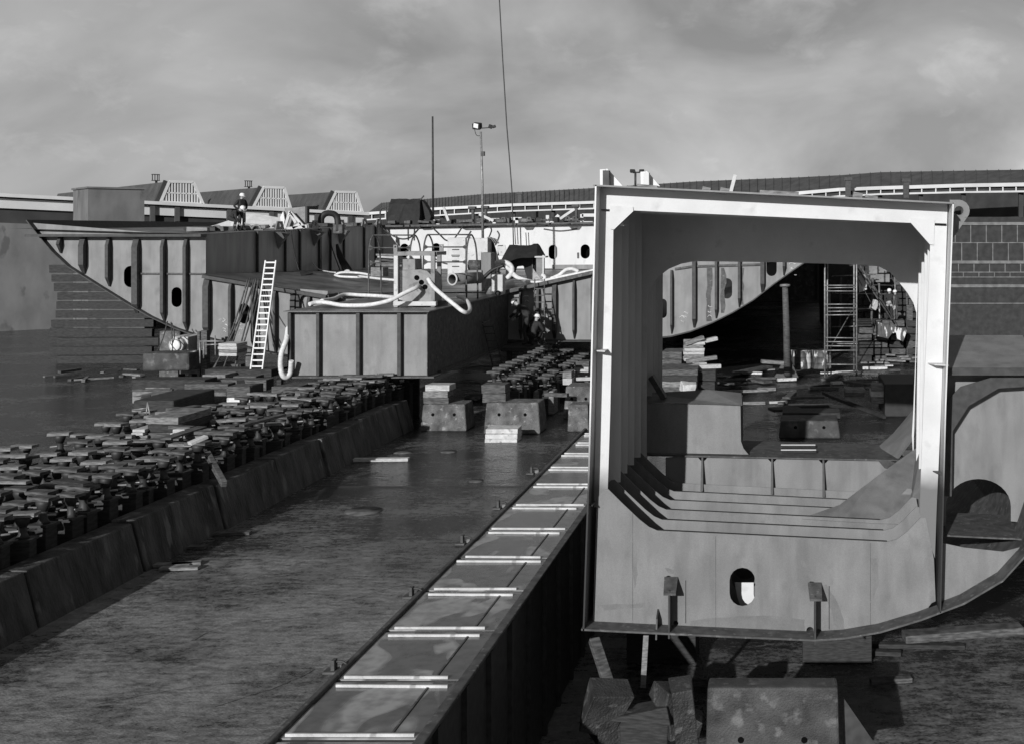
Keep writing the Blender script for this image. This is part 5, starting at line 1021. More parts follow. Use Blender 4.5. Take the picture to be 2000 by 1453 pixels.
# pale cabinet with drawers
YC = 60.0
t = thing('cabinet', 'tall pale welding cabinet with slotted drawers standing before the white bulkhead', 'cabinet', (PX(910, YC), YC + .6, 4.15))
b = MB(); b.box(PX(874, YC), PX(909, YC), YC, YC + 1.2, 4.15, PZ(465, YC)); b.build('drawer_body', 'paint', t, .02)
b = MB(); b.box(PX(909.5, YC), PX(951, YC), YC + .15, YC + 1.3, 4.15, PZ(466, YC)); b.build('side_body', 'paint', t, .02)
for py in (488, 501, 510, 521):
    b = MB(); b.box(PX(883, YC), PX(897, YC), YC - .015, YC + .01, PZ(py, YC) - .03, PZ(py, YC) + .02); b.build('slot', 'dark', t)
b = MB(); b.box(PX(882, YC), PX(897, YC), YC - .06, YC + .01, PZ(501, YC), PZ(498, YC)); b.build('handle', 'grey', t)
YF = 52.0
t = thing('blower', 'dark round motor blower on a grey base beside the oil drum', 'blower', (PX(925, YF), YF, 4.1))
b = MB(); b.box(PX(908, YF), PX(941, YF), YF, YF + .9, 4.1, PZ(528, YF)); b.build('base', 'grey', t, .03)
b = MB(); p = P(916, 519, YF + .4); b.tube([p, p + Vector((.55, 0, 0))], .24, 14); b.build('motor', 'rust', t)
b = MB(); b.box(PX(938, YF), PX(958, YF), YF + .1, YF + .8, PZ(545, YF), PZ(494, YF)); b.build('outlet_box', 'plate_dark', t, .02)
t = thing('pipe', 'short wide open steel pipe lying on the keel box before the blower', 'pipe', P(892, 552, 48))
b = MB(); c = P(883, 546, 48); d = Vector((.75, 1.6, .0))
b.lathe([(.2, 0), (.24, 0), (.24, 1.7), (.2, 1.7), (.2, 0)], c, 16, d); b.build('shell', 'grey', t)
b = MB(); b.lathe([(.20, 0), (.265, -.01), (.265, .05), (.24, .05)], c, 16, d); b.build('rim', 'paint', t)
t = thing('drum', 'upright pale grey oil drum behind the small wheeled tank', 'drum', (PX(954, 50), 50.3, 4.06))
b = MB(); r = .2; b.lathe([(0, 0), (r, 0), (r, .2), (r * 1.04, .22), (r, .24), (r, .44), (r * 1.04, .46), (r, .48), (r, .66), (0, .66)], (PX(954, 50), 50.3, 4.06), 16); b.build('shell', 'grey', t)
t = thing('wheeled_tank', 'small pale wheeled tank cart right of the upright drum', 'cart', (PX(972, 49), 49.3, 4.06))
b = MB(); b.box(PX(960, 49), PX(982, 49), 49, 49.5, 4.14, PZ(537, 49)); b.build('body', 'paint', t, .03)
b = MB(); b.lathe([(0, -.03), (.05, -.035), (.11, -.03), (.12, 0), (.11, .03), (0, .03)], (PX(973, 49), 48.96, 4.17), 16, (0, 1, 0)); b.build('wheel', 'dark', t)
b = MB(); b.lathe([(0, -.045), (.06, -.045), (.06, -.02)], (PX(973, 49), 48.96, 4.17), 12, (0, 1, 0)); b.build('hub', 'paint', t)
b = MB(); b.tube([P(961, 537, 49.2), P(966, 529, 49.2), P(979, 534, 49.2)], .015, 6); b.build('handle', 'dark', t)
t = thing('machine', 'dark upright winch machine with a grey panel right of the pale cabinet', 'machine', (PX(968, 61), 61, 4.2))
b = MB(); b.add([P(950, 470, 61), P(962, 466, 61), P(976, 512, 61), P(978, 545, 61), P(952, 545, 61)] + [P(950, 470, 62), P(962, 466, 62), P(976, 512, 62), P(978, 545, 62), P(952, 545, 62)], [(0, 1, 2, 3, 4), (9, 8, 7, 6, 5)] + [(i, (i + 1) % 5, 5 + (i + 1) % 5, 5 + i) for i in range(5)]); b.build('body', 'dark', t)
b = MB(); b.add([P(972, 480, 61.2), P(987, 479, 61.2), P(991, 500, 61.2), P(972, 500, 61.2)] + [P(972, 480, 62), P(987, 479, 62), P(991, 500, 62), P(972, 500, 62)], [(0, 1, 2, 3), (7, 6, 5, 4), (0, 4, 5, 1), (1, 5, 6, 2), (2, 6, 7, 3), (3, 7, 4, 0)]); b.build('panel', 'paint', t, .02)
for i in range(5):
    b = MB(); b.tube(smooth([P(950 + i * 3, 470, 60.9), P(956 + i * 3, 464 + i, 60.8), P(966 + i * 2, 476, 60.8)], 4), .04, 6); b.build('cable', 'dark' if i % 2 else 'grey', t)
b = MB(); random.seed(3)                                                      # tent: ridge, sagging flanks
def tent(pxs, Y, dep, name, label, sag):
    b = MB(); (a0, a1, yt0, yt1), (c0, c1, yb0, yb1) = pxs
    n, m = 9, 7; vs = []
    prof = [(-dep / 2, 1.0), (-dep / 3, .62), (-dep / 7, .2), (0, 0), (dep / 7, .2), (dep / 3, .62), (dep / 2, 1.0)]
    for i in range(n):
        t_ = i / (n - 1)
        top = P(a0 + (a1 - a0) * t_, yt0 + (yt1 - yt0) * t_ + sag * math.sin(math.pi * t_), Y); bot = P(c0 + (c1 - c0) * t_, yb0 + (yb1 - yb0) * t_ + 1.2 * math.sin(9 * t_), Y)
        for (dy, f) in prof: vs.append(top.lerp(bot, f) + Vector((random.uniform(-.03, .03), dy + random.uniform(-.05, .05), random.uniform(-.03, .03))))
    b.add(vs, [(i * m + k, i * m + k + 1, (i + 1) * m + k + 1, (i + 1) * m + k) for i in range(n - 1) for k in range(m - 1)] + [tuple(range(m))[::-1], tuple((n - 1) * m + k for k in range(m))])
    return b
t = thing('tarp_tent', 'black tarpaulin welding tent on top of the white bulkhead', 'tent', P(795, 438, 76.2))
tent(((764, 822, 389, 388), (760, 826, 440, 438)), 76.2, 1.6, '', '', 1).build('cover', 'tarp', t)
b = MB(); b.tube([P(821, 391, 76), P(828, 383, 76)], .05, 6); b.build('ridge_pole', 'timber', t)
b = MB(); b.plate([(822, 390), (828, 396), (838, 412), (842, 424), (838, 438), (824, 438)], 76.3, .7); b.build('side_flap', 'tarp', t, .05)
t = thing('tarp_tent', 'black draped tarpaulin shelter standing on the tank top right of the cabinet', 'tent', P(1025, 540, 60))
tent(((996, 1050, 479, 476), (985, 1058, 512, 500)), 60, 2.2, '', '', 2).build('cover', 'tarp', t)
b = MB(); b.plate([(990, 505), (1046, 500), (1044, 546), (1030, 548), (1022, 520), (1004, 522), (996, 546), (986, 546)], 60.2, .8); b.build('lower_flap', 'tarp', t, .04)
for px in (998, 1040):
    b = MB(); b.tube([P(px, 545, 60.1), P(px, 500, 60.1)], .04, 6); b.build('tent_pole', 'rust', t)
t = thing('gas_cabinet', 'narrow grey gas cabinet with white post beside the draped shelter', 'cabinet', (PX(1054, 56), 56.2, PZ(545, 56)))
b = MB(); b.box(PX(1047, 56), PX(1060, 56), 56, 56.5, PZ(545, 56), PZ(504, 56)); b.build('body', 'grey', t, .02)
b = MB(); b.box(PX(1045, 56), PX(1066, 56), 55.9, 56.6, PZ(504, 56), PZ(501, 56)); b.build('lid', 'paint', t)
b = MB(); b.box(PX(1060, 56), PX(1063, 56), 55.92, 55.99, PZ(548, 56), PZ(499, 56)); b.build('white_post', 'paint', t)
t = thing('scrap_pyramid', 'little pale folded sheet leaning before the gas cabinet', 'sheet', P(1048, 545, 55))
b = MB(); v = [P(1041, 525, 55), P(1056, 546, 54.6), P(1040, 548, 54.4), P(1050, 545, 55.4)]; b.add(v, [(0, 1, 2), (0, 2, 3), (0, 3, 1), (1, 3, 2)]); b.build('sheet', 'paint', t)
for (pts, r, lab) in (([(966, 516), (978, 512), (992, 515), (1000, 524), (998, 536), (990, 544)], .11, 'bundle hose curving down beside the winch machine, uppermost of the white bundle'),
                      ([(966, 520), (980, 518), (994, 527), (1003, 538), (1018, 546), (1045, 551), (1061, 548), (1064, 541), (1058, 537)], .085, 'long white hose looping from the winch machine to the right ladder'),
                      ([(968, 513), (985, 520), (1000, 532), (1012, 542), (1030, 548)], .07, 'thin white hose lying beside the long looping hose by the shelter'),
                      ([(1062, 549), (1085, 544), (1115, 538), (1160, 529), (1200, 521)], .08, 'white hose stretched along the top edge of the right ship bottom'),
                      ([(1076, 545), (1092, 538), (1105, 528), (1118, 526), (1130, 531)], .08, 'white hose arching above the top edge of the right ship bottom')):
    solo(tubeP(pts, 53.5 if pts[0][0] < 1000 else 52.2, r, 8), 'hose', 'hose', lab, 'hose')
for (pts, r) in (([(984, 519), (962, 528), (946, 542), (938, 550)], .08), ([(984, 518), (972, 526), (975, 540), (984, 550)], .07)):
    solo(tubeP(pts, 51, r), 'cable', 'cable', 'thick black cable running from the white hose bundle down to the deck', 'cable', 'black cables by the hose bundle')
# crate, planks and coils on the left tank top
b = MB(); b.box(PX(724, 57), PX(748, 57), 57, 57.8, PZ(541, 57), PZ(523, 57)); solo(b, 'crate', 'timber_mid', 'low weathered crate on the tank top inside the left guard cage', 'crate', None, .02)
random.seed(12)
for i, py in enumerate((498, 502, 507, 511, 515, 519, 524)):
    z = PZ(py, 60); a = P(733 + random.uniform(0, 5), py, 60 + random.uniform(0, .6)); c = P(772 + random.uniform(-3, 14), py + random.uniform(0, 5) * (1 if i < 3 else .2), 60.4)
    plank(a, c, .2, .09, random.choice(['timber_mid', 'timber', 'timber_pale']), 'long board in the untidy pile on the tank top behind the left cage', 'boards piled behind the left cage')
b = MB(); b.lathe([(.09, 0), (.19, 0), (.19, .06), (.09, .06), (.09, 0)], P(678, 534, 62), 14, (0, -1, .6)); solo(b, 'ring', 'paint', 'pale metal ring lying at the foot of the dark wing wall', 'ring')
for pts, lab in (([(654, 538, 58), (668, 533, 58), (700, 534, 58), (722, 538, 57.5), (712, 542, 57), (668, 541, 57), (654, 538, 57.4)], 'coiled pale hose on the tank top near the foot of the wing wall'), ([(700, 540, 56), (740, 545, 54), (775, 548, 53)], 'pale hose running from the coil to the duct box'), ([(598, 492, 64.5), (606, 505, 64.2), (620, 525, 63), (640, 531, 60), (655, 533, 58)], 'thin pale line hanging from the wing wall to the hose coil')):
    solo(tubeP(pts, 58, .06 if 'thin' not in lab else .03, 6), 'hose', 'hose', lab, 'hose')
b = MB(); b.poly([(545, 538), (560, 533), (602, 536), (600, 541), (556, 542)], [], lambda u, v, w_: P(u, v, 57) + Vector((0, (538 - v) * .3, w_)), .05); solo(b, 'rubber_mat', 'dark', 'dark folded mat lying on the tank top above the white ladder', 'mat')
for (a, c) in (((452, 529), (473, 531)),): plank(P(*a, 56), P(*c, 55.6), .1, .06, 'batten', 'small white lath on the tank top below the wing wall')
solo(tubeP([(568, 452, 57), (576, 500, 57.2), (584, 530, 57.2)], 57, .03), 'cable', 'cable', 'thin dark cable hanging down the wing wall, leftmost', 'cable')
solo(tubeP([(640, 450, 66), (650, 490, 66), (664, 528, 65)], 66, .03), 'cable', 'cable', 'thin dark cable hanging down the wing wall below the lifting bow', 'cable')
for i in range(5): solo(tubeP([(658, 478, 66.5), (660 + 2 * i, 500, 66.4), (668 + 3.2 * i, 520, 66), (672 + 4 * i, 530 + (i % 2) * 2, 64.5)], 66, .07), 'cable', 'cable', 'black cable in the thick bunch hanging on the wing wall', 'cable', 'bunch of black cables on the wing wall')
# on the wing top: bow, sheet, board and tarpaulin
t = thing('lifting_bow', 'thick black U shaped lifting bow standing on the wing wall', 'lifting bow', P(645, 450, 64))
solo_b = MB(); solo_b.tube(smooth([P(627, 436, 63.6), P(628, 426, 63.6), P(636, 418, 63.7), P(650, 418, 63.9), P(658, 425, 64), P(660, 440, 64), P(660, 452, 64)], 5), .17, 10); solo_b.build('bow', 'dark', t)
b = MB(); c = P(660, 448, 64); b.box(c.x - .22, c.x + .3, 63.85, 64.2, c.z - .25, c.z + .25); b.build('bow_foot', 'rust', t, .03)
t = thing('lifting_shackle', 'slim black upright shackle left of the tarpaulin tent', 'shackle', P(749, 440, 72))
b = MB(); b.tube(smooth([P(743, 440, 72), P(743, 412, 72), P(749, 407, 72), P(755, 412, 72), P(755, 440, 72)], 5), .05, 7); b.build('bow', 'edge', t)
t = thing('white_tarpaulin', 'broad low white tarpaulin stretched on the wing top behind the workers', 'tarpaulin', P(500, 447, 66))
b = MB(); pr_ = [(395, 446), (420, 440), (450, 430), (480, 418), (498, 418), (530, 423), (560, 428), (580, 436), (600, 446)]
A_ = [P(x, y, 66.5) for x, y in pr_]; B_ = [P(x + random.uniform(-2, 2), 449, 64.0 + random.uniform(-.2, .2)) for x, y in pr_]; C_ = [Vector((v.x - .5, 69.5, 7.0)) for v in A_]; M_ = [a.lerp(c, .5) + Vector((0, 0, -.08 + random.uniform(-.04, .04))) for a, c in zip(A_, B_)]
n = len(pr_); b.add(B_ + M_ + A_ + C_, [(k * n + i, k * n + i + 1, (k + 1) * n + i + 1, (k + 1) * n + i) for k in range(3) for i in range(n - 1)]); b.build('sheet', 'whitetarp', t)
t = thing('plywood_board', 'upright grey board with pale timber struts on the wing top', 'board', P(575, 448, 62))
b = MB(); b.plate([(556, 408), (596, 404), (597, 438), (556, 446)], 62.4, .15); b.build('board', 'grey', t)
b = MB(); b.box(PX(596, 62.3), PX(600, 62.3), 62.3, 62.6, PZ(436, 62), PZ(404, 62)); b.build('edge_post', 'dark', t)
b = MB(); b.plate([(547, 425), (553, 413), (556, 430), (554, 440), (549, 438)], 62.2, .1); b.build('white_flap', 'whitetarp', t)
for (a, c) in (((556, 447), (567, 413)), ((567, 414), (596, 446)), ((572, 446), (588, 437)), ((568, 418), (578, 436)), ((560, 447), (600, 443))):
    b = MB(); b.beam(P(*a, 62), P(*c, 62), .14, .1, (0, 1, 0)); b.build('strut', 'paint', t)
for (px, py, r) in ((424, 450, .28), (483, 446, .24), (501, 446, .22)):
    b = MB(); c = P(px, py + 3, 57 if px < 450 else 60); b.tube([c + Vector((r * math.cos(a), 0, r * math.sin(a))) for a in [k * math.pi / 10 for k in range(11)]], .05, 6); b.box(c.x - r - .15, c.x + r + .15, c.y - .1, c.y + .1, c.z - .12, c.z); solo(b, 'pipe_bow', 'grey', 'small half round iron bow standing on the edge of the wing top', 'bow', 'half round bows on the wing top')
random.seed(33)
for i in range(26):
    px = random.uniform(375, 740); Yq = 54 + (px - 400) / 340 * 20; z1 = 6.69 + (Yq - 52) / 24 * .43
    if px < 400: Yq = 53.2; z1 = 6.75
    x = PX(px, Yq) - .35; x = min(x, xw - .1) if px > 400 else x
    b = MB(); b.obox((x - random.uniform(0, .6), Yq, z1 + .1), (random.uniform(.3, 1.0), random.uniform(.3, .8), random.uniform(.08, .24)), (0, 0, random.uniform(-.5, .5)), .03)
    solo(b, 'gear_lump', random.choice(['edge', 'edge', 'rust', 'grey', 'dark']), 'small dark piece of welding gear lying on the edge of the wing top', 'gear', 'welding gear along the wing top', .02)
# on the bulkhead top: beams, eyes, struts
for i in range(30):
    px = 770 + i * 13.2 + random.uniform(-5, 5); z1 = PZ(441 - (px - 742) / 678 * 11, YK) + .12
    if 1150 < px < 1180: continue
    b = MB(); b.obox((PX(px, YK), YK + random.uniform(0, 1.2), z1 + .07), (random.uniform(.25, 1.1), random.uniform(.2, .5), random.uniform(.1, .3)), (0, random.uniform(-.1, .1), random.uniform(-.4, .4)), .03)
    solo(b, 'gear_lump', random.choice(['edge', 'rust', 'dark', 'timber', 'grey']), 'small dark piece of gear lying along the top of the white bulkhead', 'gear', 'gear along the white bulkhead top', .02)
for px in (985, 1035, 1110, 1124):
    z1 = PZ(441 - (px - 742) / 678 * 11, YK) + .1; x = PX(px, YK); b = MB(); b.poly([(x - .2, z1), (x - .11, z1 + .29), (x + .11, z1 + .29), (x + .2, z1)], [[(x + .06 * math.cos(a), z1 + .17 + .06 * math.sin(a)) for a in [-k * math.pi / 5 for k in range(10)]]], lambda u, v, w_: Vector((u, YK - .3 + w_, v)), .06); b.build('lifting_eye', 'rust', bk)
for (a, c, lab) in (((866, 405), (876, 432), 'steep pale strut standing on the white bulkhead right of the tent'), ((936, 419), (964, 432), 'pale strut sloping down to the right beside the lamp mast'), ((1094, 428), (1122, 409), 'pale strut sloping up to the right on the white bulkhead')):
    b = MB(); b.beam(P(*a, YK), P(*c, YK), .16, .1, (0, 1, 0)); solo(b, 'strut', 'paint', lab, 'strut')
for (px, py) in ((923, 408), (948, 407), (1125, 404)):
    b = MB(); c = P(px, py, 77); b.box(c.x - .09, c.x + .09, 77, 77.2, 7.2, c.z + .1); b.box(c.x - .28, c.x + .2, 76.9, 77.3, c.z - .05, c.z + .14); solo(b, 'bollard_post', 'edge', 'dark stubby post standing behind the white bulkhead top', 'post', 'stubby posts behind the bulkhead', .03)
for (pts, lab) in (([(748, 447), (762, 458), (782, 467), (800, 465), (814, 452), (822, 442)], 'dark cable sagging across the left end of the white bulkhead'), ([(842, 443), (856, 456), (868, 468), (874, 471)], 'dark cable swinging down from the bulkhead to the pale cabinet'), ([(956, 442), (960, 450), (956, 462), (952, 470)], 'dark cable dropping from the bulkhead beside the lamp mast'), ([(904, 442), (896, 455), (888, 466)], 'thin cable slanting from the bulkhead to the guard cage'), ([(1048, 438), (1080, 442), (1115, 438)], 'thin dark cable sagging below the top of the white bulkhead at right')):
    solo(tubeP(pts, 70 if pts[0][0] < 900 else 74, .05), 'cable', 'cable', lab, 'cable')
# masts
t = thing('lamp_mast', 'tall floodlight mast with a bright square lamp standing behind the pale cabinet', 'lamp mast', P(943, 466, 66))
b = MB(); b.tube([P(943, 470, 66), P(942, 360, 66), P(939, 258, 66)], .075, 8, .06); b.build('mast', 'steel', t)
b = MB(); b.tube([P(930, 252, 66), P(968, 249, 66)], .03, 6); b.build('cross_arm', 'edge', t)
f1 = MB(); c = P(932, 247, 66); f1.obox(c, (.46, .35, .34), (.35, .1, -.2), .0); fl = f1.build('floodlight', 'dark', t, .04)
b = MB(); b.obox(c + Vector((-.02, -.18, .0)), (.28, .06, .24), (.35, .25, -.2)); b.build('lamp_glass', 'lens', fl)
b = MB(); c = P(958, 248, 66); b.obox(c, (.22, .3, .2), (.2, .3, .3)); c = P(965, 248, 66); b.obox(c, (.2, .24, .14), (0, -.4, .2)); b.build('floodlight', 'dark', t, .03)
b = MB(); b.tube(smooth([P(927, 254, 66), P(930, 264, 66), P(936, 266, 66), P(940, 262, 66)], 4), .02, 5); b.build('lead', 'cable', t)
b = MB(); c = P(942, 300, 66); b.box(c.x - .05, c.x + .13, 65.9, 66.1, c.z - .15, c.z + .1); b.build('junction_box', 'edge', t)
b = MB(); b.tube([P(846, 430, 110), P(845, 228, 110)], .11, 7, .08); solo(b, 'flagpole', 'edge', 'plain dark pole rising above the warehouse roof right of the tent', 'pole')
b = MB(); b.tube([P(1003, 482, 74), P(1000, 375, 74), P(995, 310, 74), P(990, 250, 74), P(982, 120, 74), P(972, -60, 74), P(960, -260, 74)], .04, 6); solo(b, 'crane_cable', 'edge', 'long thin crane cable coming down out of the sky to the white bulkhead', 'cable')
for dx in (4, 9):
    b = MB(); b.tube([P(1003 + dx, 478, 73.5), P(1001 + dx, 440, 73.5)], .03, 5); solo(b, 'guy_rope', 'rust', 'short rope hanging before the white bulkhead above the draped shelter', 'rope', 'ropes above the draped shelter')
t = thing('lamp_mast', 'short distant mast with twin floodlights rising above the white frame top', 'lamp mast', P(1241, 372, 95))
b = MB(); b.tube([P(1241, 372, 95), P(1241, 336, 95)], .09, 7); b.build('mast', 'edge', t)
b = MB(); b.tube([P(1236, 338, 95), P(1254, 337, 95)], .06, 6); b.build('cross_arm', 'edge', t)
for px in (1236, 1253):
    b = MB(); b.obox(P(px, 335, 95), (.42, .4, .26), (.3, 0, .2), .03); b.build('floodlight', 'dark', t, .05)

# ------------------------------------------------------------------ ladders
def ladder(name, mat, label, top, bot, wv, n, r, ext=.0):
    top, bot = Vector(top), Vector(bot); t = thing(name, label, 'ladder', bot)
    for s in (-.5, .5):
        b = MB(); b.beam(bot + Vector((wv * s * 1.08, 0, 0)), top + Vector((wv * s, 0, 0)), r * 1.1, r * 1.8, (0, 1, 0)); b.build('rail', mat, t)
    for i in range(n):
        f = (i + .7) / n * (1 - ext); c = bot.lerp(top, f); b = MB(); b.beam(c + Vector((-wv / 2, 0, 0)), c + Vector((wv / 2, 0, 0)), r * 1.1, r * 1.3); b.build('rung', mat, t)
    return t
ladder('ladder', 'alu', 'tall white ladder leaning on the left tank top edge beside the keel box', P(529, 510, 49.8), P(501, 724, 47.2), .44, 19, .045)
ladder('ladder', 'rust', 'dark ladder leaning on the right ship bottom beside the crouching worker', P(1054, 546, 51.3), P(1053, 668, 50.0), .42, 8, .035, .12)
ladder('ladder', 'edge', 'black ladder hidden in the shade against the side of the keel box', Vector((-12.0, 47.5, 3.0)), Vector((-11.6, 48.4, .3)), .4, 9, .03)
# ------------------------------------------------------------------ people
STAND = dict(pelvis=(0, 0, .95), spine=(0, 0, 1.12), chest=(.01, 0, 1.32), neck=(.02, 0, 1.47), head0=(.03, 0, 1.56), head1=(.05, 0, 1.68),
             shL=(.0, .19, 1.41), elL=(-.04, .26, 1.14), wrL=(.05, .27, .90), shR=(.0, -.19, 1.41), elR=(-.04, -.26, 1.14), wrR=(.05, -.27, .90),
             hipL=(0, .10, .92), knL=(.03, .12, .50), anL=(-.02, .13, .09), toL=(.15, .15, .04), hipR=(0, -.10, .92), knR=(.03, -.12, .50), anR=(-.02, -.13, .09), toR=(.15, -.15, .04))
RAD = dict(pelvis=(.15, .18), spine=(.13, .165), chest=(.13, .185), neck=(.062, .062), head0=(.075, .07), head1=(.085, .08), shL=(.085, .085), shR=(.085, .085), elL=(.058,) * 2, elR=(.058,) * 2,
           wrL=(.042,) * 2, wrR=(.042,) * 2, hipL=(.115,) * 2, hipR=(.115,) * 2, knL=(.08,) * 2, knR=(.08,) * 2, anL=(.065,) * 2, anR=(.065,) * 2, toL=(.05,) * 2, toR=(.05,) * 2)
BONES = [('pelvis', 'spine'), ('spine', 'chest'), ('chest', 'neck'), ('neck', 'head0'), ('head0', 'head1'), ('chest', 'shL'), ('shL', 'elL'), ('elL', 'wrL'), ('chest', 'shR'), ('shR', 'elR'), ('elR', 'wrR'),
         ('pelvis', 'hipL'), ('hipL', 'knL'), ('knL', 'anL'), ('anL', 'toL'), ('pelvis', 'hipR'), ('hipR', 'knR'), ('knR', 'anR'), ('anR', 'toR')]
def person(label, loc, rotz, pose, mat='coverall', scale=1.0):
    J = dict(STAND); J.update(pose); J = {k: Vector(v) for k, v in J.items()}; names = list(J)
    vs = [J[k] for k in names]; es = [(names.index(a), names.index(b)) for a, b in BONES]; rad = [RAD[k] for k in names]
    for s in 'LR':                                            # hands: palm, four curled fingers and a thumb, each its own chain
        w_, e_ = J['wr' + s], J['el' + s]; d = (w_ - e_).normalized(); side = Vector((0, 1 if s == 'L' else -1, 0)); f = d.cross(side); f = f.normalized() if f.length > .1 else Vector((1, 0, 0)); u = f.cross(d)
        pm = len(vs); vs.append(w_ + d * .07); rad.append((.036, .03)); es.append((names.index('wr' + s), pm))
        for k, ln in ((-1.5, .06), (-.5, .075), (.5, .08), (1.5, .07)):
            a = len(vs); vs += [w_ + d * .10 + f * k * .021, w_ + d * (.10 + ln * .55) + f * k * .022 - u * .01, w_ + d * (.10 + ln * .85) + f * k * .022 - u * .035]; rad += [(.0095,) * 2] * 3; es += [(pm, a), (a, a + 1), (a + 1, a + 2)]
        a = len(vs); vs += [w_ + d * .05 + f * .05, w_ + d * .09 + f * .07 - u * .015]; rad += [(.011,) * 2] * 2; es += [(pm, a), (a, a + 1)]
    me = bpy.data.meshes.new('person'); me.from_pydata(vs, es, []); o = bpy.data.objects.new('person', me); COL.objects.link(o)
    sk = o.modifiers.new('skin', 'SKIN'); sk.use_smooth_shade = True
    for i, r in enumerate(rad): me.skin_vertices[0].data[i].radius = r
    me.skin_vertices[0].data[0].use_root = True
    ss = o.modifiers.new('sub', 'SUBSURF'); ss.levels = 2; ss.render_levels = 2
    dg = bpy.context.evaluated_depsgraph_get(); m2 = bpy.data.meshes.new_from_object(o.evaluated_get(dg)); o.modifiers.clear(); o.data = m2; bpy.data.meshes.remove(me)
    m2.materials.clear(); m2.materials.append(MT[mat]); m2.materials.append(MT['skin'])
    up = (J['head1'] - J['head0']).normalized(); hd = J['head0']
    for p in m2.polygons:
        c = p.center
        if (c - hd).dot(up) > -.055 and (c - hd).length < .3: p.material_index = 1
        for s in 'LR':
            if (c - J['wr' + s]).dot((J['wr' + s] - J['el' + s]).normalized()) > .01 and (c - J['wr' + s]).length < .25: p.material_index = 1
    o['_w'] = 0; o.location = loc; o.rotation_euler = (0, 0, rotz); o.scale = (scale,) * 3; tag(o, label, 'person')
    # face: nose, eyes, ears, as one small mesh; helmet with brim
    fw = Vector((1, 0, 0)); fw = (fw - up * fw.dot(up)).normalized() if abs(up.x) < .95 else Vector((0, 0, -1)); sd = up.cross(fw); q = Matrix((fw, sd, up)).transposed(); h0 = hd + up * .05
    b = MB(); n_ = h0 + fw * .085; b.add([n_ + up * .02, n_ + sd * .014 - up * .02, n_ - sd * .014 - up * .02, n_ + fw * .022 - up * .016], [(0, 1, 3), (0, 3, 2), (1, 2, 3), (0, 2, 1)])
    for s in (-1, 1): b.obox(h0 + sd * s * .08, (.03, .014, .05), (0, 0, 0), .004)
    b.build('face_detail', 'skin', o)
    for s in (-1, 1): b = MB(); b.obox(h0 + fw * .082 + sd * s * .03 + up * .025, (.012, .02, .01)); b.build('eye', 'dark', o)
    b = MB(); b.obox(h0 + fw * .083 - up * .045, (.01, .04, .008)); b.build('mouth', 'edge', o)
    b = MB(); c = hd + up * .10
    b.lathe([(.118, -.01), (.125, .0), (.122, .05), (.10, .1), (.06, .128), (0, .138)], c, 16, up); b.add([c + q @ Vector((x, y, z)) for x, y, z in ((.08, -.09, .0), (.155, -.07, -.012), (.18, 0, -.015), (.155, .07, -.012), (.08, .09, .0), (.08, 0, .03))], [(0, 1, 5), (1, 2, 5), (2, 3, 5), (3, 4, 5), (0, 5, 4), (0, 4, 3, 2, 1)])
    b.build('helmet', 'helmet', o)
    del o['_w']
    return o
# worker standing upright on the wing top, hand on hip, looking right
z_ = 6.78
person('worker in white helmet standing upright on the wing top, hand on hip', (PX(468, 56) , 56.2, z_), -.45,
       dict(elL=(-.10, .38, 1.20), wrL=(.05, .22, 1.02), elR=(-.08, -.36, 1.16), wrR=(.02, -.2, 1.0)))
person('worker in white helmet bending down in front of the standing worker on the wing top', (PX(462, 55), 54.9, z_ - .02), -.2,
       dict(pelvis=(-.22, 0, .60), spine=(-.12, 0, .74), chest=(.08, 0, .86), neck=(.22, 0, .93), head0=(.30, 0, .97), head1=(.37, 0, 1.06), shL=(.08, .19, .90), shR=(.08, -.19, .90), elL=(.20, .26, .64), wrL=(.30, .22, .40), elR=(.22, -.26, .62), wrR=(.32, -.2, .38),
            hipL=(-.22, .11, .57), hipR=(-.22, -.11, .57), knL=(.12, .17, .46), knR=(.14, -.17, .46), anL=(.0, .16, .09), anR=(.04, -.16, .09), toL=(.17, .18, .04), toR=(.20, -.18, .04)))
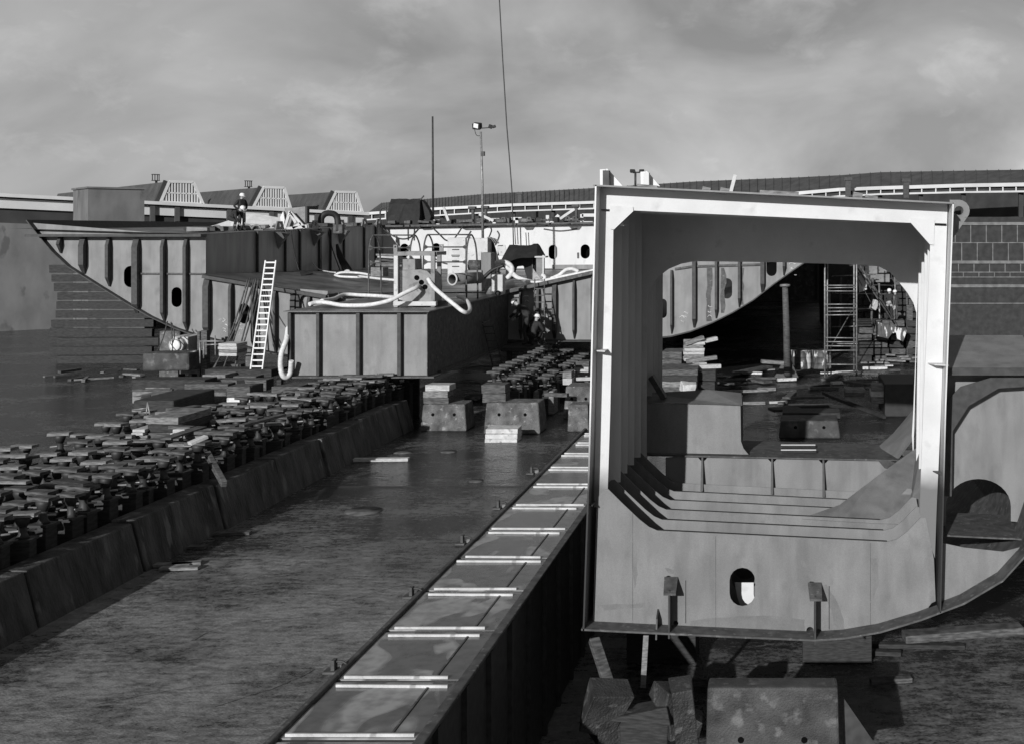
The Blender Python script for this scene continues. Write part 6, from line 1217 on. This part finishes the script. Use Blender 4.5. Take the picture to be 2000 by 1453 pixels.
# two workers right of the keel box
b = MB(); b.box(-11.9, -10.6, 49.2, 51.6, 1.72, 1.9); b.box(-11.7, -11.5, 49.4, 49.6, 0, 1.72); b.box(-11.0, -10.8, 51.2, 51.4, 0, 1.72); solo(b, 'work_platform', 'timber_dark', 'dark timber platform carrying the two workers beside the keel box', 'platform', None, .03)
person('worker in white helmet stooping against the shaded side of the keel box', (PX(1029, 50), 49.9, 1.95), math.pi - .25,
       dict(pelvis=(-.12, 0, .98), spine=(.0, 0, 1.14), chest=(.18, 0, 1.28), neck=(.30, 0, 1.38), head0=(.37, 0, 1.43), head1=(.47, 0, 1.52), shL=(.17, .2, 1.34), shR=(.17, -.2, 1.34), elL=(.34, .28, 1.10), wrL=(.52, .2, .98), elR=(.34, -.26, 1.08), wrR=(.5, -.18, .94), hipL=(-.12, .1, .95), hipR=(-.12, -.1, .95), knL=(.02, .13, .52), knR=(.0, -.13, .52), anL=(-.08, .14, .09), anR=(-.12, -.14, .09), toL=(.1, .16, .04), toR=(.06, -.16, .04)), scale=1.2)
person('worker in white helmet crouching at the foot of the dark ladder', (PX(1044, 49.8), 49.8, 1.9), 1.2,
       dict(pelvis=(-.16, 0, .46), spine=(-.1, 0, .62), chest=(.04, 0, .80), neck=(.1, 0, .93), head0=(.13, 0, 1.0), head1=(.17, 0, 1.11), shL=(.03, .2, .86), shR=(.03, -.2, .86), elL=(.18, .28, .62), wrL=(.36, .22, .58), elR=(.18, -.28, .6), wrR=(.36, -.2, .55), hipL=(-.15, .12, .43), hipR=(-.15, -.12, .43), knL=(.22, .2, .52), knR=(.22, -.2, .5), anL=(.03, .18, .09), anR=(.03, -.18, .09), toL=(.2, .2, .04), toR=(.2, -.2, .04)), scale=1.1)
# two far workers standing on the crib
person('left of the two far workers in white helmets standing on the sleeper crib', (PX(1738, 61), 61.2, 2.16), -1.9, dict(elL=(.02, .27, 1.15), wrL=(.16, .14, 1.0), elR=(.02, -.27, 1.15), wrR=(.16, -.14, 1.0)), scale=.9)
person('right of the two far workers in white helmets, turned towards his mate', (PX(1750, 60.7), 60.9, 2.14), 2.5, dict(elL=(-.06, .27, 1.13), wrL=(.0, .26, .88)), mat='rust', scale=.88)
